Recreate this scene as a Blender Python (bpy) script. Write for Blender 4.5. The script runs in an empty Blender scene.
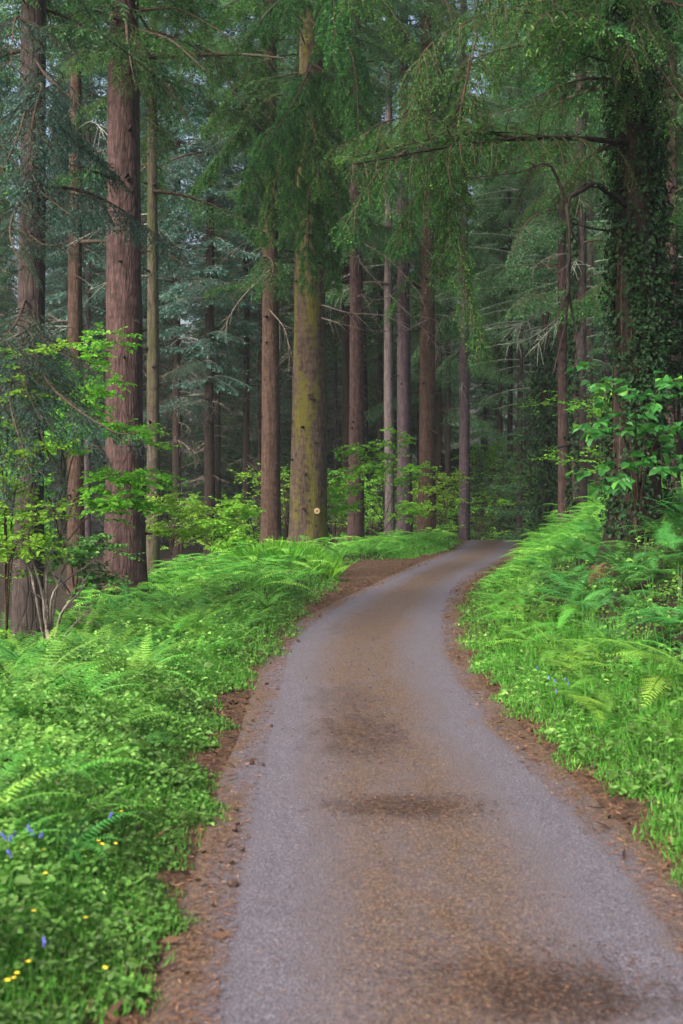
import bpy, math
import numpy as np
from mathutils import Vector

R = np.random.default_rng
PI = math.pi
scene = bpy.context.scene
COL = scene.collection
UP = np.array([0., 0., 1.])
HAZE = .00042
F, HY, CX, CAMZ = 1280.0, 492.0, 341.5, 2.2     # focal length in pixels, horizon row, centre column, eye height


# ------------------------------------------------------------------ numpy helpers
def nrm(v):
    return v / np.maximum(np.linalg.norm(v, axis=-1, keepdims=True), 1e-9)


def smooth(x):
    x = np.clip(x, 0, 1)
    return x * x * (3 - 2 * x)


class Mesh:
    """collects quads / tris with a tint and a material slot and links them as ONE mesh"""

    def __init__(self):
        self.v, self.f, self.t, self.m, self.n = [], [], [], [], 0

    def add(self, verts, faces, tint=0.5, mat=0):
        verts = np.asarray(verts, float).reshape(-1, 3)
        faces = np.asarray(faces, int)
        self.v.append(verts)
        self.f.append(faces + self.n)
        self.t.append(np.broadcast_to(np.asarray(tint, float), (len(verts),)).copy())
        self.m.append(np.full(len(faces), mat, int))
        self.n += len(verts)

    def arrays(self):
        return np.concatenate(self.v), self.f, np.concatenate(self.t), self.m

    def data(self, name, mats, shade=False):
        me = bpy.data.meshes.new(name)
        V = np.concatenate(self.v)
        me.vertices.add(len(V))
        me.vertices.foreach_set('co', V.astype(np.float32).ravel())
        idx = np.concatenate([f.ravel() for f in self.f])
        sizes = np.concatenate([np.full(len(f), f.shape[1], int) for f in self.f])
        starts = np.concatenate([[0], np.cumsum(sizes)[:-1]])
        me.loops.add(len(idx))
        me.loops.foreach_set('vertex_index', idx.astype(np.int32))
        me.polygons.add(len(sizes))
        me.polygons.foreach_set('loop_start', starts.astype(np.int32))
        me.polygons.foreach_set('material_index', np.concatenate(self.m).astype(np.int32))
        me.polygons.foreach_set('use_smooth', np.full(len(sizes), shade, bool))
        a = me.attributes.new('tint', 'FLOAT', 'POINT')
        a.data.foreach_set('value', np.concatenate(self.t).astype(np.float32))
        for m in (mats if isinstance(mats, (list, tuple)) else [mats]):
            me.materials.append(m)
        me.update(calc_edges=True)
        me.validate()
        return me

    def build(self, name, mats, parent=None, shade=False, loc=None):
        return link(name, self.data(name, mats, shade), parent, loc)


def link(name, data, parent=None, loc=None):
    o = bpy.data.objects.new(name, data)
    COL.objects.link(o)
    if parent:
        o.parent = parent
    if loc is not None:
        o.location = loc
    return o


def tag(o, label=None, cat=None, group=None, kind=None):
    if label: o['label'] = label
    if cat: o['category'] = cat
    if group: o['group'] = group
    if kind: o['kind'] = kind
    return o


def empty(name, loc, label=None, cat=None, group=None):
    o = bpy.data.objects.new(name, None)
    COL.objects.link(o)
    o.location = loc
    o.empty_display_size = 0.2
    return tag(o, label, cat, group)


def tube(mb, pts, rad, seg=6, mat=0, tint=0.5, cap=True):
    pts = np.asarray(pts, float)
    k = len(pts)
    rad = np.broadcast_to(np.asarray(rad, float), (k,))
    T = nrm(np.gradient(pts, axis=0))
    ref = np.array([0.31, 0.95, 0.05]) if abs(T[0][2]) > .8 else UP
    A = nrm(np.cross(T, ref)); B = np.cross(T, A)
    th = np.arange(seg) / seg * 2 * PI
    V = pts[:, None] + rad[:, None, None] * (np.cos(th)[None, :, None] * A[:, None] + np.sin(th)[None, :, None] * B[:, None])
    i, j = np.meshgrid(np.arange(k - 1), np.arange(seg), indexing='ij')
    q = np.stack([i * seg + j, i * seg + (j + 1) % seg, (i + 1) * seg + (j + 1) % seg, (i + 1) * seg + j], -1).reshape(-1, 4)
    mb.add(V, q, tint, mat)
    if cap:
        c = np.concatenate([pts[-1:] + T[-1] * rad[-1] * (.3 if rad[-1] < .045 else 0), V[-1]])
        mb.add(c, np.stack([np.zeros(seg, int), 1 + np.arange(seg), 1 + (np.arange(seg) + 1) % seg], -1), tint, mat)


def blades(mb, B, D, N, l, w, tint, mat=0, mid=.42, sag=0.0):
    """one four-cornered leaf per row"""
    n = len(B)
    if n == 0: return
    l = np.broadcast_to(l, (n,))[:, None]; w = np.broadcast_to(w, (n,))[:, None]
    W = nrm(np.cross(D, N)); M = B + D * l * mid
    V = np.stack([B, M + W * w / 2, B + D * l - UP * l * sag, M - W * w / 2], 1)
    mb.add(V, np.arange(n * 4).reshape(n, 4), np.repeat(np.broadcast_to(tint, (n,)), 4), mat)


def leaves(mb, B, D, N, l, w, tint, mat=0, fold=.18):
    """broad leaf of two folded halves, six corners"""
    n = len(B)
    if n == 0: return
    l = np.broadcast_to(l, (n,))[:, None]; w = np.broadcast_to(w, (n,))[:, None]
    W = nrm(np.cross(D, N)); N2 = nrm(np.cross(W, D))
    V = np.stack([B, B + D * l * .28 + W * w * .5 + N2 * w * fold, B + D * l * .66 + W * w * .42 + N2 * w * fold,
                  B + D * l - N2 * l * .08,
                  B + D * l * .66 - W * w * .42 + N2 * w * fold, B + D * l * .28 - W * w * .5 + N2 * w * fold], 1)
    a = np.arange(n)[:, None] * 6
    mb.add(V, np.concatenate([a + [0, 1, 2, 3], a + [0, 3, 4, 5]]), np.repeat(np.broadcast_to(tint, (n,)), 6), mat)


def poly(ctrl, n):
    """smooth curve through control points"""
    c = np.asarray(ctrl, float)
    if len(c) == 2:
        return c[0] + (c[1] - c[0]) * np.linspace(0, 1, n)[:, None]
    c = np.concatenate([[2 * c[0] - c[1]], c, [2 * c[-1] - c[-2]]])
    u = np.linspace(0, len(c) - 3 - 1e-6, n); i = u.astype(int); t = (u - i)[:, None]
    p0, p1, p2, p3 = c[i], c[i + 1], c[i + 2], c[i + 3]
    return .5 * (2 * p1 + (p2 - p0) * t + (2 * p0 - 5 * p1 + 4 * p2 - p3) * t ** 2 + (3 * p1 - p0 - 3 * p2 + p3) * t ** 3)


# ------------------------------------------------------------------ the lie of the land
def edge(px):
    a = np.array(px, float)
    Y = CAMZ * F / (a[:, 1] - HY); X = (a[:, 0] - CX) * Y / F
    o = np.argsort(Y); Y, X = Y[o], X[o]
    g = np.arange(-40, 130, .25)
    Yx = np.concatenate([[-40], Y, [72, 85, 130]]); Xx = np.concatenate([[X[0]], X, [X[-1] + 2.6, X[-1] + 6.5, X[-1] + 26]])
    v = np.interp(g, Yx, Xx)
    k = np.hanning(9); k /= k.sum()
    return g, np.convolve(np.pad(v, 4, mode='edge'), k, 'valid')


AL = edge([(168, 1020), (200, 890), (228, 790), (246, 740), (260, 690), (280, 640), (308, 620), (346, 600), (389, 579), (430, 560), (457, 550), (465, 543), (467, 539.5)])
AR = edge([(674, 890), (622, 840), (521, 740), (471, 680), (457, 640), (455, 625), (456, 610), (460, 592), (470, 580), (487, 570), (506, 560), (516, 549), (517, 539.5)])
VL = edge([(96, 1024), (150, 900), (192, 830), (188, 770), (215, 700), (285, 645), (300, 612), (333, 588), (336, 570), (350, 563), (400, 561), (440, 553), (455, 545), (461, 539.5)])
VR = edge([(683, 850), (620, 790), (551, 740), (496, 680), (469, 640), (466, 625), (467, 610), (481, 592), (502, 575), (521, 562), (522, 555), (521, 539.5)])
al = lambda Y: np.interp(Y, *AL)
ar = lambda Y: np.interp(Y, *AR)
vl = lambda Y: np.interp(Y, *VL)
vr = lambda Y: np.interp(Y, *VR)


def bumps(X, Y):
    return (.05 * np.sin(X * 1.7 + 1.3 * np.sin(Y * .9)) + .04 * np.sin(Y * 2.1 + X * .7) + .03 * np.sin(X * 4.1 + Y * 3.3)
            + .16 * np.sin(X * .31 + 2) * np.sin(Y * .23))


def ground(X, Y):
    X = np.asarray(X, float); Y = np.asarray(Y, float)
    z = -1.7 * smooth((Y - 57) / 16)
    z = z + .17 * np.clip(Y - 74, 0, 60) * smooth((X - 1) / 12)
    t = X - vr(Y) + .05
    hb = 1.2 + .35 * smooth((Y - 12) / 7) + .5 * smooth((Y - 24) / 18)
    bank = hb * smooth(t / 3.8) + .06 * np.clip(t - 3, 0, 25)
    s = vl(Y) - X + .05
    left = .16 * smooth(s / 1.0) - .15 * np.clip(s - 1.5, 0, 7)
    w = smooth(np.maximum(t, s) / 1.5)
    dirt = .05 * smooth((np.maximum(al(Y) - X, X - ar(Y)) + .05) / .3)
    return z + np.where(t > 0, bank, 0) + np.where(s > 0, left, 0) + bumps(X, Y) * w + dirt


def at(x, y, Y):
    return np.array([(x - CX) * Y / F, Y, CAMZ - (y - HY) * Y / F])


def foot(x, Y, sink=.05):
    X = (x - CX) * Y / F
    return np.array([X, Y, float(ground(X, Y)) - sink])


# ------------------------------------------------------------------ materials
class Nodes:
    def __init__(self, name):
        self.m = bpy.data.materials.new(name); self.m.use_nodes = True
        self.t = self.m.node_tree; self.t.nodes.clear()
        self.out = self.t.nodes.new('ShaderNodeOutputMaterial')

    def n(self, kind, **kw):
        nd = self.t.nodes.new('ShaderNode' + kind)
        for k, v in kw.items():
            if k.startswith('i_'):
                key = k[2:].replace('_', ' ')
                nd.inputs[key].default_value = v
            else:
                setattr(nd, k, v)
        return nd

    def l(self, a, b): self.t.links.new(a, b)

    def ramp(self, src, stops):
        r = self.n('ValToRGB'); e = r.color_ramp.elements
        while len(e) < len(stops): e.new(.5)
        for el, (p, c) in zip(e, stops):
            el.position = p; el.color = (*c, 1) if not isinstance(c, (int, float)) else (c, c, c, 1)
        self.l(src, r.inputs[0]); return r.outputs[0]

    def mix(self, fac, a, b, mode='MIX'):
        m = self.n('Mix', data_type='RGBA', blend_type=mode)
        for s, v in ((0, fac), (6, a), (7, b)):
            if hasattr(v, 'node'): self.l(v, m.inputs[s])
            else: m.inputs[s].default_value = v if isinstance(v, (int, float)) else (*v, 1)
        return m.outputs[2]

    def noise(self, vec, scale, detail=4, rough=.6):
        x = self.n('TexNoise', i_Scale=scale, i_Detail=detail, i_Roughness=rough)
        if vec is not None: self.l(vec, x.inputs['Vector'])
        return x.outputs[0]

    def mapped(self, vec, scale):
        mp = self.n('Mapping'); mp.inputs['Scale'].default_value = scale
        self.l(vec, mp.inputs['Vector']); return mp.outputs[0]

    def math(self, op, a, b=0.0, clamp=False):
        m = self.n('Math', operation=op, use_clamp=clamp)
        for s, v in ((0, a), (1, b)):
            if hasattr(v, 'node'): self.l(v, m.inputs[s])
            else: m.inputs[s].default_value = v
        return m.outputs[0]


def foliage(name, dark, light, tip=None, trans=.3, rough=.55, vary=.25, spec=.3):
    s = Nodes(name)
    a = s.n('Attribute', attribute_name='tint')
    stops = [(0, dark), (.75, light)] + ([(1, tip)] if tip else [])
    c = s.ramp(a.outputs['Fac'], stops)
    oi = s.n('ObjectInfo')
    hs = s.n('HueSaturation'); s.l(c, hs.inputs['Color'])
    s.l(s.math('ADD', s.math('MULTIPLY', oi.outputs['Random'], vary * 2), 1 - vary), hs.inputs['Value'])
    s.l(s.math('ADD', s.math('MULTIPLY', oi.outputs['Random'], .035), .483), hs.inputs['Hue'])
    b = s.n('BsdfPrincipled', i_Roughness=rough); b.inputs['Specular IOR Level'].default_value = spec
    tr = s.n('BsdfTranslucent'); mx = s.n('MixShader'); mx.inputs[0].default_value = trans
    s.l(hs.outputs[0], b.inputs['Base Color']); s.l(hs.outputs[0], tr.inputs['Color'])
    s.l(b.outputs[0], mx.inputs[1]); s.l(tr.outputs[0], mx.inputs[2]); s.l(mx.outputs[0], s.out.inputs[0])
    return s.m


def bark(name, dark, light, moss=None, mosslo=.5, mosshi=.62, fine=1.0, bump=.6):
    s = Nodes(name)
    tc = s.n('TexCoord').outputs['Object']
    v = s.mapped(tc, (13 * fine, 13 * fine, 1.6 * fine))
    n1 = s.noise(v, 1.0, 6, .65)
    n2 = s.noise(s.mapped(tc, (5, 5, 7)), 1.0, 5, .6)
    n3 = s.noise(tc, .55, 3, .5)
    plates = s.n('TexVoronoi', feature='DISTANCE_TO_EDGE', i_Scale=1.0); s.l(s.mapped(tc, (11 * fine, 11 * fine, 2.2 * fine)), plates.inputs['Vector'])
    crack = s.ramp(plates.outputs['Distance'], [(0, 0), (.16, 1)])
    c = s.ramp(n1, [(.34, dark), (.62, light)])
    c = s.mix(s.math('MULTIPLY', s.math('SUBTRACT', 1.0, crack), .55), c, tuple(x * .45 for x in dark))
    c = s.mix(.35, c, s.ramp(n2, [(.35, tuple(x * .6 for x in dark)), (.7, tuple(min(1, x * 1.25) for x in light))]))
    c = s.mix(.5, c, s.ramp(n3, [(.3, (.62, .62, .62)), (.7, (1.15, 1.1, 1.1))]), 'MULTIPLY')
    if moss:
        fac = s.ramp(s.math('ADD', s.math('MULTIPLY', n2, .35), s.math('MULTIPLY', s.noise(s.mapped(tc, (2.2, 2.2, .35)), 1., 3), .65)), [(mosslo, 0), (mosshi, 1)])
        c = s.mix(fac, c, s.mix(n1, tuple(x * .5 for x in moss), moss))
    b = s.n('BsdfPrincipled', i_Roughness=.9); b.inputs['Specular IOR Level'].default_value = .15
    bp = s.n('Bump', i_Strength=bump, i_Distance=.05)
    s.l(s.math('ADD', s.math('MULTIPLY', n1, .7), s.math('MULTIPLY', crack, .35)), bp.inputs['Height'])
    s.l(bp.outputs[0], b.inputs['Normal']); s.l(c, b.inputs['Base Color']); s.l(b.outputs[0], s.out.inputs[0])
    return s.m


def plain(name, col, rough=.7):
    s = Nodes(name)
    tc = s.n('TexCoord').outputs['Object']
    c = s.mix(s.noise(tc, 30, 3), tuple(x * .6 for x in col), tuple(min(1, x * 1.3) for x in col))
    b = s.n('BsdfPrincipled', i_Roughness=rough)
    s.l(c, b.inputs['Base Color']); s.l(b.outputs[0], s.out.inputs[0])
    return s.m


M = {
    'needle': foliage('needle', (.02, .065, .024), (.065, .20, .05), (.16, .36, .07), .4, .5, .2),
    'needle_near': foliage('needle_near', (.018, .065, .02), (.065, .21, .045), (.21, .44, .07), .42, .5, .1),
    'needle_blue': foliage('needle_blue', (.020, .06, .045), (.055, .14, .105), (.11, .23, .15), .35, .5, .25),
    'needle_mid': foliage('needle_mid', (.03, .085, .04), (.09, .24, .09), (.17, .36, .12), .4, .5, .25),
    'fern': foliage('fern', (.018, .075, .014), (.13, .36, .045), (.29, .52, .075), .28, .5, .18),
    'fern_cool': foliage('fern_cool', (.018, .085, .03), (.075, .27, .048), (.16, .40, .055), .28, .45, .18),
    'beech': foliage('beech', (.07, .2, .02), (.21, .47, .045), (.32, .58, .07), .5, .5, .1),
    'sycamore': foliage('sycamore', (.02, .09, .025), (.055, .21, .04), (.14, .36, .045), .4, .4, .1),
    'larch': foliage('larch', (.05, .14, .06), (.15, .34, .14), (.27, .48, .20), .45, .5, .15),
    'ivy': foliage('ivy', (.006, .025, .009), (.018, .065, .022), (.05, .13, .04), .2, .55, .1, .25),
    'weed': foliage('weed', (.05, .10, .02), (.14, .36, .06), (.29, .52, .11), .35, .5, .05),
    'grass': foliage('grass', (.04, .14, .02), (.13, .37, .045), (.26, .50, .08), .4, .5, .05),
    'strap': foliage('strap', (.05, .20, .02), (.14, .42, .035), (.28, .56, .06), .45, .45, .1),
    'bark_red': bark('bark_red', (.022, .014, .014), (.103, .066, .064)),
    'bark_orange': bark('bark_orange', (.028, .018, .014), (.10, .066, .052)),
    'bark_grey': bark('bark_grey', (.022, .018, .018), (.085, .069, .067)),
    'bark_pale': bark('bark_pale', (.055, .046, .047), (.155, .132, .138)),
    'bark_purple': bark('bark_purple', (.03, .023, .028), (.098, .073, .088)),
    'bark_mossy': bark('bark_mossy', (.03, .022, .017), (.115, .086, .07), (.125, .12, .024), .485, .60),
    'bark_green': bark('bark_green', (.035, .03, .025), (.115, .097, .075), (.055, .072, .026), .47, .64),
    'bark_dark': bark('bark_dark', (.011, .008, .007), (.038, .029, .025)),
    'wood': bark('wood', (.04, .03, .022), (.11, .08, .06), None, fine=3),
    'dead_wood': bark('dead_wood', (.12, .10, .085), (.30, .26, .23), None, fine=3),
    'lichen': bark('lichen', (.2, .22, .19), (.42, .45, .40), None, fine=3),
    'cut': plain('cut_wood', (.42, .30, .17)),
    'cone': plain('cone_scale', (.06, .035, .022)),
    'blue': plain('bluebell_petal', (.12, .10, .62)),
    'yellow': plain('buttercup_petal', (.85, .62, .03)),
    'litter': foliage('litter', (.03, .016, .01), (.17, .095, .045), (.36, .23, .12), .05, .8, 0),
    'dead_fern': foliage('dead_fern', (.07, .035, .02), (.17, .09, .05), None, .2, .8, .1),
}


def ground_material():
    s = Nodes('forest_floor')
    tc = s.n('TexCoord').outputs['Object']
    a = s.n('Attribute', attribute_name='tint').outputs['Fac']
    n1 = s.noise(tc, 2.0, 8, .7); n2 = s.noise(tc, 30, 4, .75); n3 = s.noise(tc, 6, 7, .75)
    lit = s.ramp(n2, [(.33, (.018, .010, .007)), (.5, (.075, .043, .025)), (.7, (.20, .122, .066))])
    lit = s.mix(s.ramp(n3, [(.45, 0), (.6, .8)]), lit, (.022, .014, .011))
    soil = s.ramp(n3, [(.35, (.010, .008, .006)), (.6, (.030, .022, .014)), (.75, (.022, .042, .012))])
    c = s.mix(s.ramp(s.math('ADD', a, s.math('MULTIPLY', s.math('SUBTRACT', n1, .5), .5)), [(.4, 0), (.6, 1)]), soil, lit)
    b = s.n('BsdfPrincipled', i_Roughness=.9); b.inputs['Specular IOR Level'].default_value = .2
    bp = s.n('Bump', i_Strength=.8, i_Distance=.03); s.l(s.math('ADD', n2, n3), bp.inputs['Height'])
    s.l(bp.outputs[0], b.inputs['Normal']); s.l(c, b.inputs['Base Color']); s.l(b.outputs[0], s.out.inputs[0])
    return s.m


def road_material():
    """u runs across the track (0 left, 1 right), v is metres along it"""
    s = Nodes('worn_asphalt')
    uv = s.n('UVMap', uv_map='track').outputs[0]
    sp = s.n('SeparateXYZ'); s.l(uv, sp.inputs[0]); u, v = sp.outputs[0], sp.outputs[1]
    tc = s.n('TexCoord').outputs['Object']
    stretch = s.mapped(tc, (1.6, .38, 1))
    n1 = s.noise(stretch, 1.1, 6, .65)
    n2 = s.noise(s.mapped(tc, (58, 36, 58)), 1, 4, .8)
    n3 = s.noise(s.mapped(tc, (5, 2.2, 5)), 1, 6, .7)
    n4 = s.noise(s.mapped(tc, (95, 60, 95)), 1, 3, .7)
    asph = s.ramp(n4, [(.3, (.024, .0225, .032)), (.5, (.080, .076, .095)), (.68, (.19, .181, .215))])
    asph = s.mix(.5, asph, s.ramp(n3, [(.3, (.72, .70, .74)), (.7, (1.1, 1.06, 1.08))]), 'MULTIPLY')
    warm = s.ramp(n2, [(.36, (.018, .011, .008)), (.5, (.066, .041, .027)), (.64, (.185, .122, .072))])
    # needles gather between the wheel tracks and along both edges
    d = s.math('ABSOLUTE', s.math('SUBTRACT', u, .49))
    centre = s.ramp(s.math('ADD', d, s.math('MULTIPLY', s.math('SUBTRACT', n3, .5), .14)), [(.10, .92), (.26, .13)])
    d2 = s.math('ADD', d, s.math('MULTIPLY', s.math('SUBTRACT', s.math('ADD', s.math('MULTIPLY', n1, .5), s.math('MULTIPLY', n3, .5)), .5), .26))
    side = s.ramp(d2, [(.355, 0), (.42, .75), (.455, 1.0)])
    f = s.math('ADD', s.math('MULTIPLY', centre, s.ramp(n1, [(.3, .6), (.55, 1.0)])), s.math('MULTIPLY', side, 1.1))
    f = s.math('MULTIPLY', f, s.ramp(s.math('ADD', s.math('MULTIPLY', n3, .6), s.math('MULTIPLY', n2, .4)), [(.33, .45), (.6, 1.15)]), True)
    c = s.mix(f, asph, warm)
    # dark mats of damp needles, each with a place of its own on the track
    tot = None
    for (uu, vv, su, sv, k) in ((.42, 11.4, .17, 1.3, .6), (.50, 8.75, .20, .36, .7), (.62, 5.55, .20, .42, .95), (.40, 13.3, .16, 1.2, .45), (.45, 21, .2, 3, .35), (.50, 34, .25, 5, .35), (.5, 55, .22, 4, .5)):
        e = s.math('ADD', s.math('POWER', s.math('DIVIDE', s.math('SUBTRACT', u, uu), su), 2.0), s.math('POWER', s.math('DIVIDE', s.math('SUBTRACT', v, vv), sv), 2.0))
        e = s.math('ADD', e, s.math('MULTIPLY', s.math('SUBTRACT', s.math('ADD', s.math('MULTIPLY', n3, .6), s.math('MULTIPLY', n1, .4)), .5), 6.0))
        g = s.math('MULTIPLY', s.ramp(e, [(0, 1), (1, 0)]), k)
        tot = g if tot is None else s.math('MAXIMUM', tot, g)
    tot = s.math('MULTIPLY', tot, s.ramp(n2, [(.45, 1.15), (.64, .35)]), True)
    c = s.mix(tot, c, s.mix(n4, (.012, .007, .006), (.04, .024, .018)))
    b = s.n('BsdfPrincipled', i_Roughness=.78); b.inputs['Specular IOR Level'].default_value = .3
    bp = s.n('Bump', i_Strength=.5, i_Distance=.012); s.l(s.math('ADD', n4, n2), bp.inputs['Height'])
    s.l(bp.outputs[0], b.inputs['Normal']); s.l(c, b.inputs['Base Color']); s.l(b.outputs[0], s.out.inputs[0])
    return s.m


# ------------------------------------------------------------------ setting: ground and track
def grid_faces(ni, nj):
    i, j = np.meshgrid(np.arange(ni - 1), np.arange(nj - 1), indexing='ij')
    return np.stack([i * nj + j, (i + 1) * nj + j, (i + 1) * nj + j + 1, i * nj + j + 1], -1).reshape(-1, 4)


xs = np.concatenate([[-900, -400, -150, -80, -50], np.arange(-32, -10, 1.), np.arange(-10, 16, .22), np.arange(16, 40, 1.), [55, 90, 160, 400, 900]])
ys = np.concatenate([[-600, -200, -60, -25], np.arange(-12, 3, 1.), np.arange(3, 64, .25), np.arange(64, 150, 1.5), [170, 220, 300, 500, 1200]])
GX, GY = np.meshgrid(xs, ys, indexing='ij')
GZ = ground(np.clip(GX, -60, 90), np.clip(GY, -40, 129))
tint = np.where((GX > vl(GY) - .25) & (GX < vr(GY) + .25), 1.0, 0.0)
tint = np.where((GY > 60) & (tint < .5), .3, tint)
mb = Mesh(); mb.add(np.stack([GX, GY, GZ], -1), grid_faces(len(xs), len(ys)), tint.ravel())
tag(mb.build('forest_ground', ground_material(), shade=True), kind='structure')

ry = np.concatenate([np.arange(-20, 3, 1.), np.arange(3, 66, .25), np.arange(66, 110, 1.)])
ru = np.concatenate([[0., 0.], np.linspace(.02, .98, 15), [1., 1.]])
rag = .05 * np.sin(ry * 1.1) + .04 * np.sin(ry * 2.3 + 1)
rl = al(ry) - .22 + rag; rr = ar(ry) + .22 + np.roll(rag, 7)
RX = rl[None] + (rr - rl)[None] * ru[:, None]
RY = np.broadcast_to(ry, RX.shape)
RZ = -1.7 * smooth((RY - 57) / 16) + .17 * np.clip(RY - 74, 0, 60) * smooth((RX - 1) / 12) + .018 + .03 * (1 - (2 * ru[:, None] - 1) ** 2)
RZ[0] -= .12; RZ[-1] -= .12
mb = Mesh(); mb.add(np.stack([RX, RY, RZ], -1), grid_faces(len(ru), len(ry)))
road = mb.build('road', road_material(), shade=True)
tag(road, kind='structure')
uvl = road.data.uv_layers.new(name='track')
vi = np.zeros(len(road.data.loops), np.int32); road.data.loops.foreach_get('vertex_index', vi)
uvv = np.stack([np.broadcast_to(ru[:, None], RX.shape).ravel(), RY.ravel()], -1)[vi]
uvl.data.foreach_set('uv', uvv.astype(np.float32).ravel())


# ------------------------------------------------------------------ conifer foliage
def spray(mb, rng, axis, sl, spacing, tws, bl, bw, hang, fwd=55, mat=0, keep=1.0, tip=.35, twig_mat=None, base=.45):
    """branchlets left and right along an axis, each set with short needle twigs"""
    seg = np.linalg.norm(np.diff(axis, axis=0), axis=1); s = np.concatenate([[0], np.cumsum(seg)]); L = s[-1]
    n = max(3, int(L / spacing))
    u = (np.arange(n) + rng.uniform(.1, .9, n)) / n
    P = np.stack([np.interp(u * L, s, axis[:, k]) for k in range(3)], -1)
    Tg = nrm(np.stack([np.interp(u * L, s, np.gradient(axis[:, k], s)) for k in range(3)], -1))
    sd = nrm(np.cross(Tg, UP + rng.normal(0, .12, (n, 3)))) * np.where(np.arange(n) % 2, 1, -1)[:, None]
    a = np.radians(fwd + rng.normal(0, 8, n))[:, None]
    D = nrm(Tg * np.cos(a) + sd * np.sin(a) + rng.normal(0, .10, (n, 3)))
    l = sl(u) * rng.uniform(.65, 1.15, n)
    m = np.maximum(2, (l / tws).astype(int)); mm = m.max()
    j = np.arange(mm)[None]; t = (j + .5) / m[:, None]; ok = (t < 1) & (rng.random((n, mm)) < keep)
    B = P[:, None] + D[:, None] * (l[:, None] * t)[..., None] - UP * (hang * l[:, None] * t ** 2)[..., None]
    tg = nrm(D[:, None] - UP * (2 * hang * t)[..., None])
    gt = rng.normal(0, .12, (n, 1)) + base
    for sg in (-1, 1):
        lat = nrm(np.cross(tg, UP + rng.normal(0, .45, (n, mm, 3)))) * sg
        d = nrm(tg * .75 + lat * .75 + rng.normal(0, .2, (n, mm, 3)) - UP * .12)
        ln = bl * (1 - .35 * t) * rng.uniform(.7, 1.25, (n, mm))
        nr = nrm(UP + rng.normal(0, .5, (n, mm, 3)))
        ti = gt + rng.normal(0, .1, (n, mm)) + tip * np.maximum(0, t - .6) / .4 * (rng.random((n, 1)) < .6)
        blades(mb, B[ok], d[ok], nr[ok], ln[ok], bw, np.clip(ti[ok], 0, 1), mat)
    if twig_mat is not None:
        e = P + D * l[:, None] - UP * (hang * l)[:, None]; mid = P + D * (l * .5)[:, None] - UP * (hang * l * .25)[:, None]
        blades(mb, P, nrm(mid - P), sd + .01, np.linalg.norm(mid - P, axis=1) * 1.25, .012, .3, twig_mat, .5)


def branch_template(seed, L, droop, bl, bw, spacing, tws, hang, keep=.9, wide=.42):
    rng = R(seed)
    x = np.linspace(0, 1, 9)
    ax = np.stack([x * L, .06 * L * np.sin(x * 3 + rng.uniform(0, 6)), L * (.10 * x - droop * x ** 2 + .10 * x ** 4)], -1)
    g = Mesh()
    k0 = rng.uniform(.12, .22)
    spray(g, rng, ax, lambda u: (.12 + wide * L * np.clip((u - k0) * 5, 0, 1) * (1 - u) ** .75) * (u > k0 * .7), spacing, tws, bl, bw, hang)
    w = Mesh()
    tube(w, ax, np.linspace(.012 + .008 * L, .004, 9), 4, cap=False)
    return g, w


def crown(seed, H, Rr, bl=.11, bw=.026, spacing=.10, tws=.055, hang=.35, droop=.25, whorl=.62, per=5, keep=.85, bare=0, shape=.8, gap=.12, zvar=.3):
    """a whole conifer crown: whorls of branches up to the tip"""
    rng = R(seed)
    Ls = np.array([.8, 1.6, 2.5, 3.4, 4.4, 5.4]); Ls = Ls[Ls < Rr * 1.35]
    T = [[branch_template(seed * 100 + i * 10 + k, L, droop, bl, bw, spacing, tws, hang, keep) for k in range(2)] for i, L in enumerate(Ls)]
    out = Mesh(); z = 0.0
    while z < H - .3:
        f = z / H
        Lz = Rr * min(1, .55 + f * 3) * (1 - f) ** shape + .25
        a0 = rng.uniform(0, 2 * PI)
        for k in range(per):
            if rng.random() < gap: continue
            L = Lz * rng.uniform(.55, 1.15)
            i = int(np.argmin(abs(Ls - L))); g, w = T[i][rng.integers(2)]
            sc = L / Ls[i]
            az = a0 + k * 2 * PI / per + rng.normal(0, .25); pt = rng.normal(-.05, .12) + .35 * f
            c, s_ = math.cos(az), math.sin(az); cp, spn = math.cos(pt), math.sin(pt)
            m = np.array([[c, -s_, 0], [s_, c, 0], [0, 0, 1]]) @ np.array([[cp, 0, -spn], [0, 1, 0], [spn, 0, cp]]) * sc
            off = np.array([0, 0, z + rng.normal(0, zvar)])
            V, FF, TT, _ = g.arrays()
            dt = rng.normal(0, .10)
            out.v.append(V @ m.T + off); out.f += [q + out.n for q in FF]; out.t.append(np.clip(TT + dt, 0, 1)); out.m += [np.zeros(len(q), int) for q in FF]; out.n += len(V)
            V, FF, TT, _ = w.arrays()
            out.v.append(V @ m.T + off); out.f += [q + out.n for q in FF]; out.t.append(TT); out.m += [np.ones(len(q), int) for q in FF]; out.n += len(V)
        z += whorl * rng.uniform(.7, 1.3) * (1 - .4 * f)
    if bare:                                                         # dead lower branches without needles
        for k in range(bare):
            az = rng.uniform(0, 2 * PI); L = rng.uniform(.8, 2.6); zz = rng.uniform(-6, 1)
            d = np.array([math.cos(az), math.sin(az), 0])
            ax = d * (np.linspace(0, 1, 6) * L)[:, None] + UP * (zz - .25 * L * np.linspace(0, 1, 6) ** 2)[:, None]
            tube(out, ax, np.linspace(.022, .005, 6), 3, mat=1, cap=False)
            for q in range(5):
                b0 = ax[rng.integers(2, 6)]; e = nrm(d * .6 + rng.normal(0, .6, 3) - UP * .3) * rng.uniform(.3, .8)
                tube(out, np.stack([b0, b0 + e * .5, b0 + e - UP * .08]), [.008, .006, .003], 3, mat=1, cap=False)
    return out


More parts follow.
